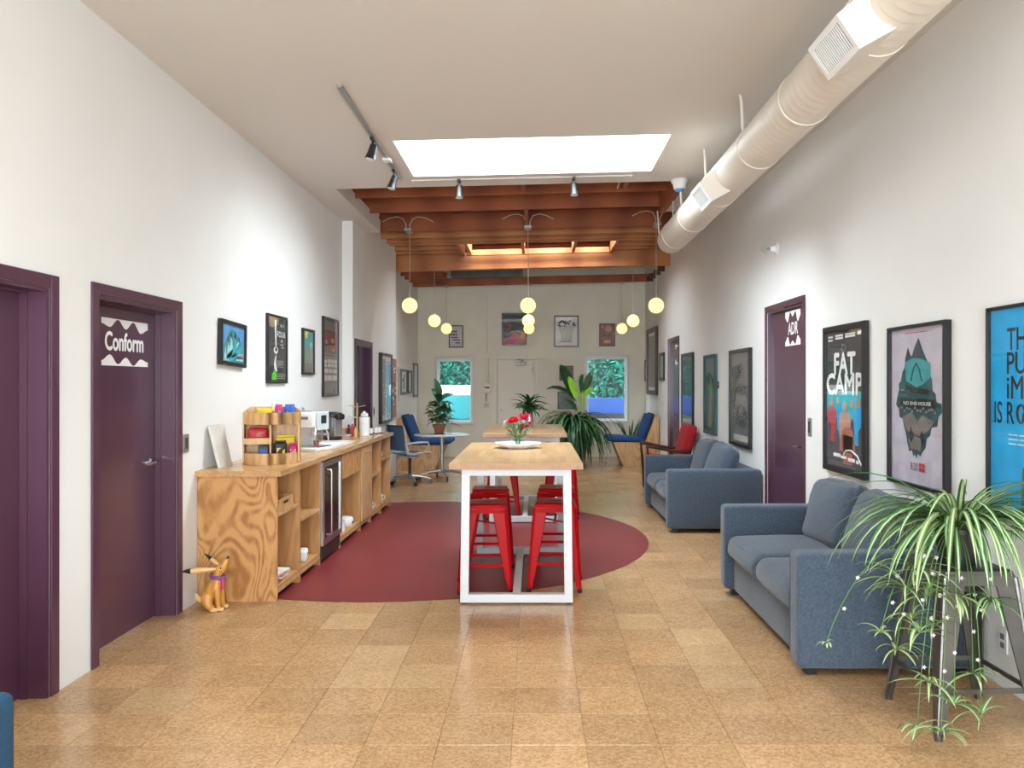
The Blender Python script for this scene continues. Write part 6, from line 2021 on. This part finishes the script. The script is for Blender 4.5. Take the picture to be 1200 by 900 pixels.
for az, e0, e1, L, z, w in ((2.6, 88, 60, 0.34, 0.58, 0.13), (2.4, 80, 20, 0.30, 0.52, 0.13), (0.3, 75, -10, 0.30, 0.50, 0.12), (4.8, 70, 10, 0.28, 0.50, 0.11), (-0.6, 40, -60, 0.30, 0.42, 0.10)):
    pts = arch((0, 0, z), az, L, e0, e1, n=8)
    B().blade(pts, w, oval, fold=0.10, up=(math.cos(az + PI), math.sin(az + PI) - 0.8, 0.7)).build('leaf', 'leaf_dark', root, fix=False)
pts = arch((0.06, -0.05, 0.15), -0.2, 0.34, 25, -35, n=8)
B().blade(pts, 0.10, oval, fold=0.08).build('leaf', 'leaf_dark', root, fix=False)
root = T('water_tumbler', 'clear glass tumbler beside the terracotta pot on the round table', 'glass', (-1.37, 12.50, 0.7285))
B().lathe([(0, 0), (0.034, 0), (0.040, 0.14), (0.038, 0.14), (0.032, 0.006), (0, 0.006)], seg=20).build('glass', 'tumbler_glass', root)

# ---- bird of paradise by the far door
root = T('bird_of_paradise', 'tall paddle-leaf plant with pale stems beside the right far window', 'potted plant', (0.86, 15.75, 0))
B().lathe([(0, 0), (0.15, 0), (0.20, 0.36), (0.21, 0.38), (0.19, 0.38), (0.185, 0.35), (0, 0.34)], seg=24).build('pot', 'gunmetal', root)
B().lathe([(0, 0.345), (0.18, 0.352), (0, 0.36)], seg=16).build('soil', 'soil', root)
YB = 15.75
def wp(px, py, dy=0.0):
    return Vector(((px - VX) * YB / F - 0.86, dy, Zp(py, YB)))
for k, (pts, w, mt, up) in enumerate((
        ([(674, 470), (671, 460), (667, 449), (662, 438), (659, 431), (657.5, 427)], 0.24, 'leaf_dark', (0.4, -1, 0.3)),
        ([(674.5, 468), (674, 460), (671, 452), (668, 445), (666, 441)], 0.15, 'leaf_backlit', (-0.4, -1, 0.2)),
        ([(672, 466), (664, 459), (655, 455), (647, 454), (640, 456.5)], 0.16, 'leaf_dark', (0, -0.5, 1)),
        ([(677, 482), (673, 476), (668, 471), (662, 468.5)], 0.12, 'leaf_dark', (0, -0.6, 1)),
        ([(682, 463), (682, 456), (681, 448), (682, 441), (684, 438)], 0.10, 'leaf_dark', (0.2, -1, 0.1)),
        ([(683, 462), (686, 455), (690, 449), (693, 444), (695, 440)], 0.13, 'leaf_mid', (-0.3, -1, 0.4)),
        ([(684, 463), (688, 460), (692, 457), (696, 456)], 0.13, 'leaf_backlit', (0, -0.8, 1)),
        ([(682, 478), (682, 470), (682, 463), (683, 457)], 0.05, 'leaf_backlit', (0.3, -1, 0)),
        ([(684, 452), (688, 446), (691, 440), (692, 436)], 0.10, 'leaf_mid', (0.3, -1, 0.2)),
        ([(690, 504), (689, 496), (689, 489), (690, 485)], 0.06, 'p_yellow', (0.3, -1, 0)))):
    P3 = [wp(a, b_, (-0.12 if k == 1 else 0.10 * math.sin(k * 1.7)) + 0.02 * i) for i, (a, b_) in enumerate(pts)]
    # refine the spine
    fine = []
    for i in range(len(P3) - 1):
        fine += [P3[i], (P3[i] + P3[i + 1]) / 2]
    fine.append(P3[-1])
    lf = B().blade(fine, w, oval, fold=0.10, up=up).build('leaf', mt, root, fix=False)
    bx0 = Vector((0.02 * math.cos(k), 0.03 * math.sin(k), 0.34))
    md = bx0.lerp(P3[0], 0.6) + Vector((0.03, 0, 0.0))
    B().tube([bx0, md, P3[0]], [0.016, 0.012, 0.006], seg=6).build('stem', 'stem_pale', lf)

# ---- drooping floor plant behind the farther table
root = T('drooping_floor_plant', 'mass of drooping dark leaves on a stand behind the farther table', 'potted plant', (0.72, 14.60, 0))
B().lathe([(0, 0.60), (0.13, 0.60), (0.17, 0.80), (0.18, 0.80), (0.18, 0.82), (0.16, 0.82), (0.155, 0.80), (0, 0.79)], seg=24).build('pot', 'terracotta', root)
for k in range(3):
    a = 2 * PI * k / 3 + 0.5
    B().tube([(0.10 * math.cos(a), 0.10 * math.sin(a), 0.58), (0.17 * math.cos(a), 0.17 * math.sin(a), 0.0)], 0.014, seg=6).build('stand_leg', 'black', root)
B().lathe([(0, 0.575), (0.15, 0.575), (0.15, 0.60), (0, 0.60)], seg=20).build('stand_top', 'black', root)
rp = random.Random(17)
for k in range(150):
    az = rp.uniform(0, 2 * PI)
    L = rp.uniform(0.35, 1.05)
    e0 = rp.uniform(10, 75)
    pts = arch((0.04 * math.cos(az), 0.04 * math.sin(az), 0.82), az, L, e0, -rp.uniform(75, 92), n=9, wob=rp.uniform(-0.4, 0.4))
    for p in pts:
        p.z = max(p.z, 0.03)
    B().blade(pts, rp.uniform(0.030, 0.055), strap, fold=0.2).build('leaf', rp.choice(['leaf_dark', 'leaf_dark', 'leaf_mid']), root, fix=False)

for k in range(150):
    az = rp.uniform(0, 2 * PI)
    pts = arch((0.06 * math.cos(az), 0.06 * math.sin(az), 0.80), az, rp.uniform(0.60, 1.15), rp.uniform(10, 65), -rp.uniform(86, 96), n=10, wob=rp.uniform(-0.5, 0.5), pw=rp.uniform(0.3, 0.6))
    for p in pts:
        p.z = max(p.z, 0.03)
        p.x, p.y = p.x * 1.15, p.y * 0.9
    B().blade(pts, rp.uniform(0.030, 0.05), strap, fold=0.2).build('leaf', rp.choice(['leaf_dark', 'leaf_dark', 'leaf_mid']), root, fix=False)

# ---- spiky plant behind the right lounge seat
root = T('spiky_plant', 'spiky green plant behind the blue lounge seat by the window', 'potted plant', (1.93, 15.85, 0))
B().lathe([(0, 0), (0.13, 0), (0.16, 0.34), (0.17, 0.35), (0.15, 0.35), (0.145, 0.32), (0, 0.31)], seg=20).build('pot', 'gunmetal', root)
rp = random.Random(2)
for k in range(16):
    az = rp.uniform(0, 2 * PI)
    pts = arch((0.03 * math.cos(az), 0.03 * math.sin(az), 0.31), az, rp.uniform(0.45, 0.62), rp.uniform(50, 85), rp.uniform(35, 65), n=6)
    for p in pts:
        p.x = min(p.x, 0.34)
    B().blade(pts, 0.055, lambda u: max(0.05, (0.7 + 0.6 * u) * (1 - u) ** 0.6), fold=0.3).build('leaf', 'leaf_mid', root, fix=False)

# ---- spider plant on the gunmetal stool
PX, PY, PZ = 1.955, 3.615, 0.7225
root = T('spider_plant', 'big striped spider plant in a dark pot trailing from the metal stool', 'potted plant', (PX, PY, PZ))
B().lathe([(0, 0), (0.078, 0), (0.098, 0.145), (0.104, 0.145), (0.104, 0.165), (0.094, 0.165), (0.09, 0.15), (0, 0.145)], seg=28).build('pot', 'black', root)
B().lathe([(0, 0.146), (0.09, 0.150), (0, 0.156)], seg=16).build('soil', 'soil', root)
rp = random.Random(12)
for k in range(165):
    az = k * 2.39996 + rp.uniform(-0.2, 0.2)
    L = rp.uniform(0.36, 0.74)
    e0 = rp.choice([rp.uniform(35, 60), rp.uniform(45, 75), rp.uniform(60, 84)])
    e1 = -rp.uniform(55, 88) if e0 < 70 else -rp.uniform(10, 75)
    if math.sin(az) > 0.55:                       # leaves next to the sofa arm stay short
        L = min(L, 0.40)
    pts = arch((0.045 * math.cos(az), 0.045 * math.sin(az), 0.15), az, L, e0, e1, n=10, wob=rp.uniform(-0.35, 0.35))
    lim = XR(PY) - PX - 0.062
    for p in pts:
        p.x = min(p.x, lim)
    B().blade(pts, rp.uniform(0.018, 0.031), strap, fold=0.22, stripe=1).build('leaf', [rp.choice(['leaf_mid', 'leaf_mid', 'leaf_olive']), 'leaf_cream'], root, fix=False)
def rosette(px, py, Y, n, L, seed, mats=('leaf_olive', 'leaf_cream'), droop=1.0, az_from=None):
    q = random.Random(seed)
    c = Vector(((px - VX) * Y / F - PX, Y - PY, Zp(py, Y) - PZ))
    a0 = Vector((0.05 * math.copysign(1, c.x), -0.06, 0.16))
    top = Vector((c.x * 0.75, c.y * 0.75 - 0.02, max(0.20, c.z + 0.15)))
    run = []
    for k in range(13):
        t = k / 12
        run.append(a0 * (1 - t) ** 2 + top * 2 * t * (1 - t) + c * t * t)
    st = B().tube(run, 0.0022, seg=5).build('runner', 'stem_green', root)
    fl = -PZ + 0.012
    for k in range(n):
        az = q.uniform(0, 2 * PI)
        l_ = L * q.uniform(0.6, 1.15)
        pts = arch(c, az, l_, q.uniform(5, 70), -q.uniform(20, 80) * droop, n=7, wob=q.uniform(-0.4, 0.4))
        for p in pts:
            p.z = max(p.z, fl + 0.004 * (k % 4))
            p.x = min(p.x, XR(PY) - PX - 0.062)
        B().blade(pts, q.uniform(0.010, 0.019), strap, fold=0.25, stripe=1).build('leaf', list(mats), root, fix=False)
    for k in range(2):
        p = run[8 + 2 * k] + Vector((q.uniform(-0.015, 0.015), -0.01, q.uniform(-0.01, 0.01)))
        b = B()
        for m_ in range(5):
            a = 2 * PI * m_ / 5
            b.poly([p, p + Vector((0.006 * math.cos(a - 0.4), -0.002, 0.006 * math.sin(a - 0.4))), p + Vector((0.011 * math.cos(a), -0.004, 0.011 * math.sin(a))), p + Vector((0.006 * math.cos(a + 0.4), -0.002, 0.006 * math.sin(a + 0.4)))])
        b.build('flower', 'petal_white', st, smooth=False, fix=False)
rosette(1074, 668, 3.42, 15, 0.24, 1)
rosette(1062, 690, 3.36, 14, 0.24, 2)
rosette(1085, 700, 3.40, 14, 0.22, 21)
rosette(1068, 725, 3.42, 10, 0.18, 22)
rosette(1094, 735, 3.38, 9, 0.16, 23)
rosette(1120, 700, 3.36, 8, 0.15, 24)
rosette(1032, 742, 3.36, 6, 0.10, 25)
rosette(1140, 790, 3.36, 9, 0.16, 26)
rosette(1162, 705, 3.38, 16, 0.17, 3, ('leaf_mid', 'leaf_cream'))
rosette(1050, 762, 3.38, 9, 0.17, 4)
rosette(1078, 742, 3.34, 10, 0.18, 5)
rosette(968, 754, 3.32, 6, 0.05, 6)
rosette(1088, 800, 3.30, 11, 0.17, 7)
rosette(1118, 826, 3.26, 10, 0.17, 8)
rosette(1103, 858, 3.22, 9, 0.18, 9)
rosette(1075, 852, 3.30, 8, 0.15, 10)
rosette(1150, 838, 3.28, 8, 0.17, 11)
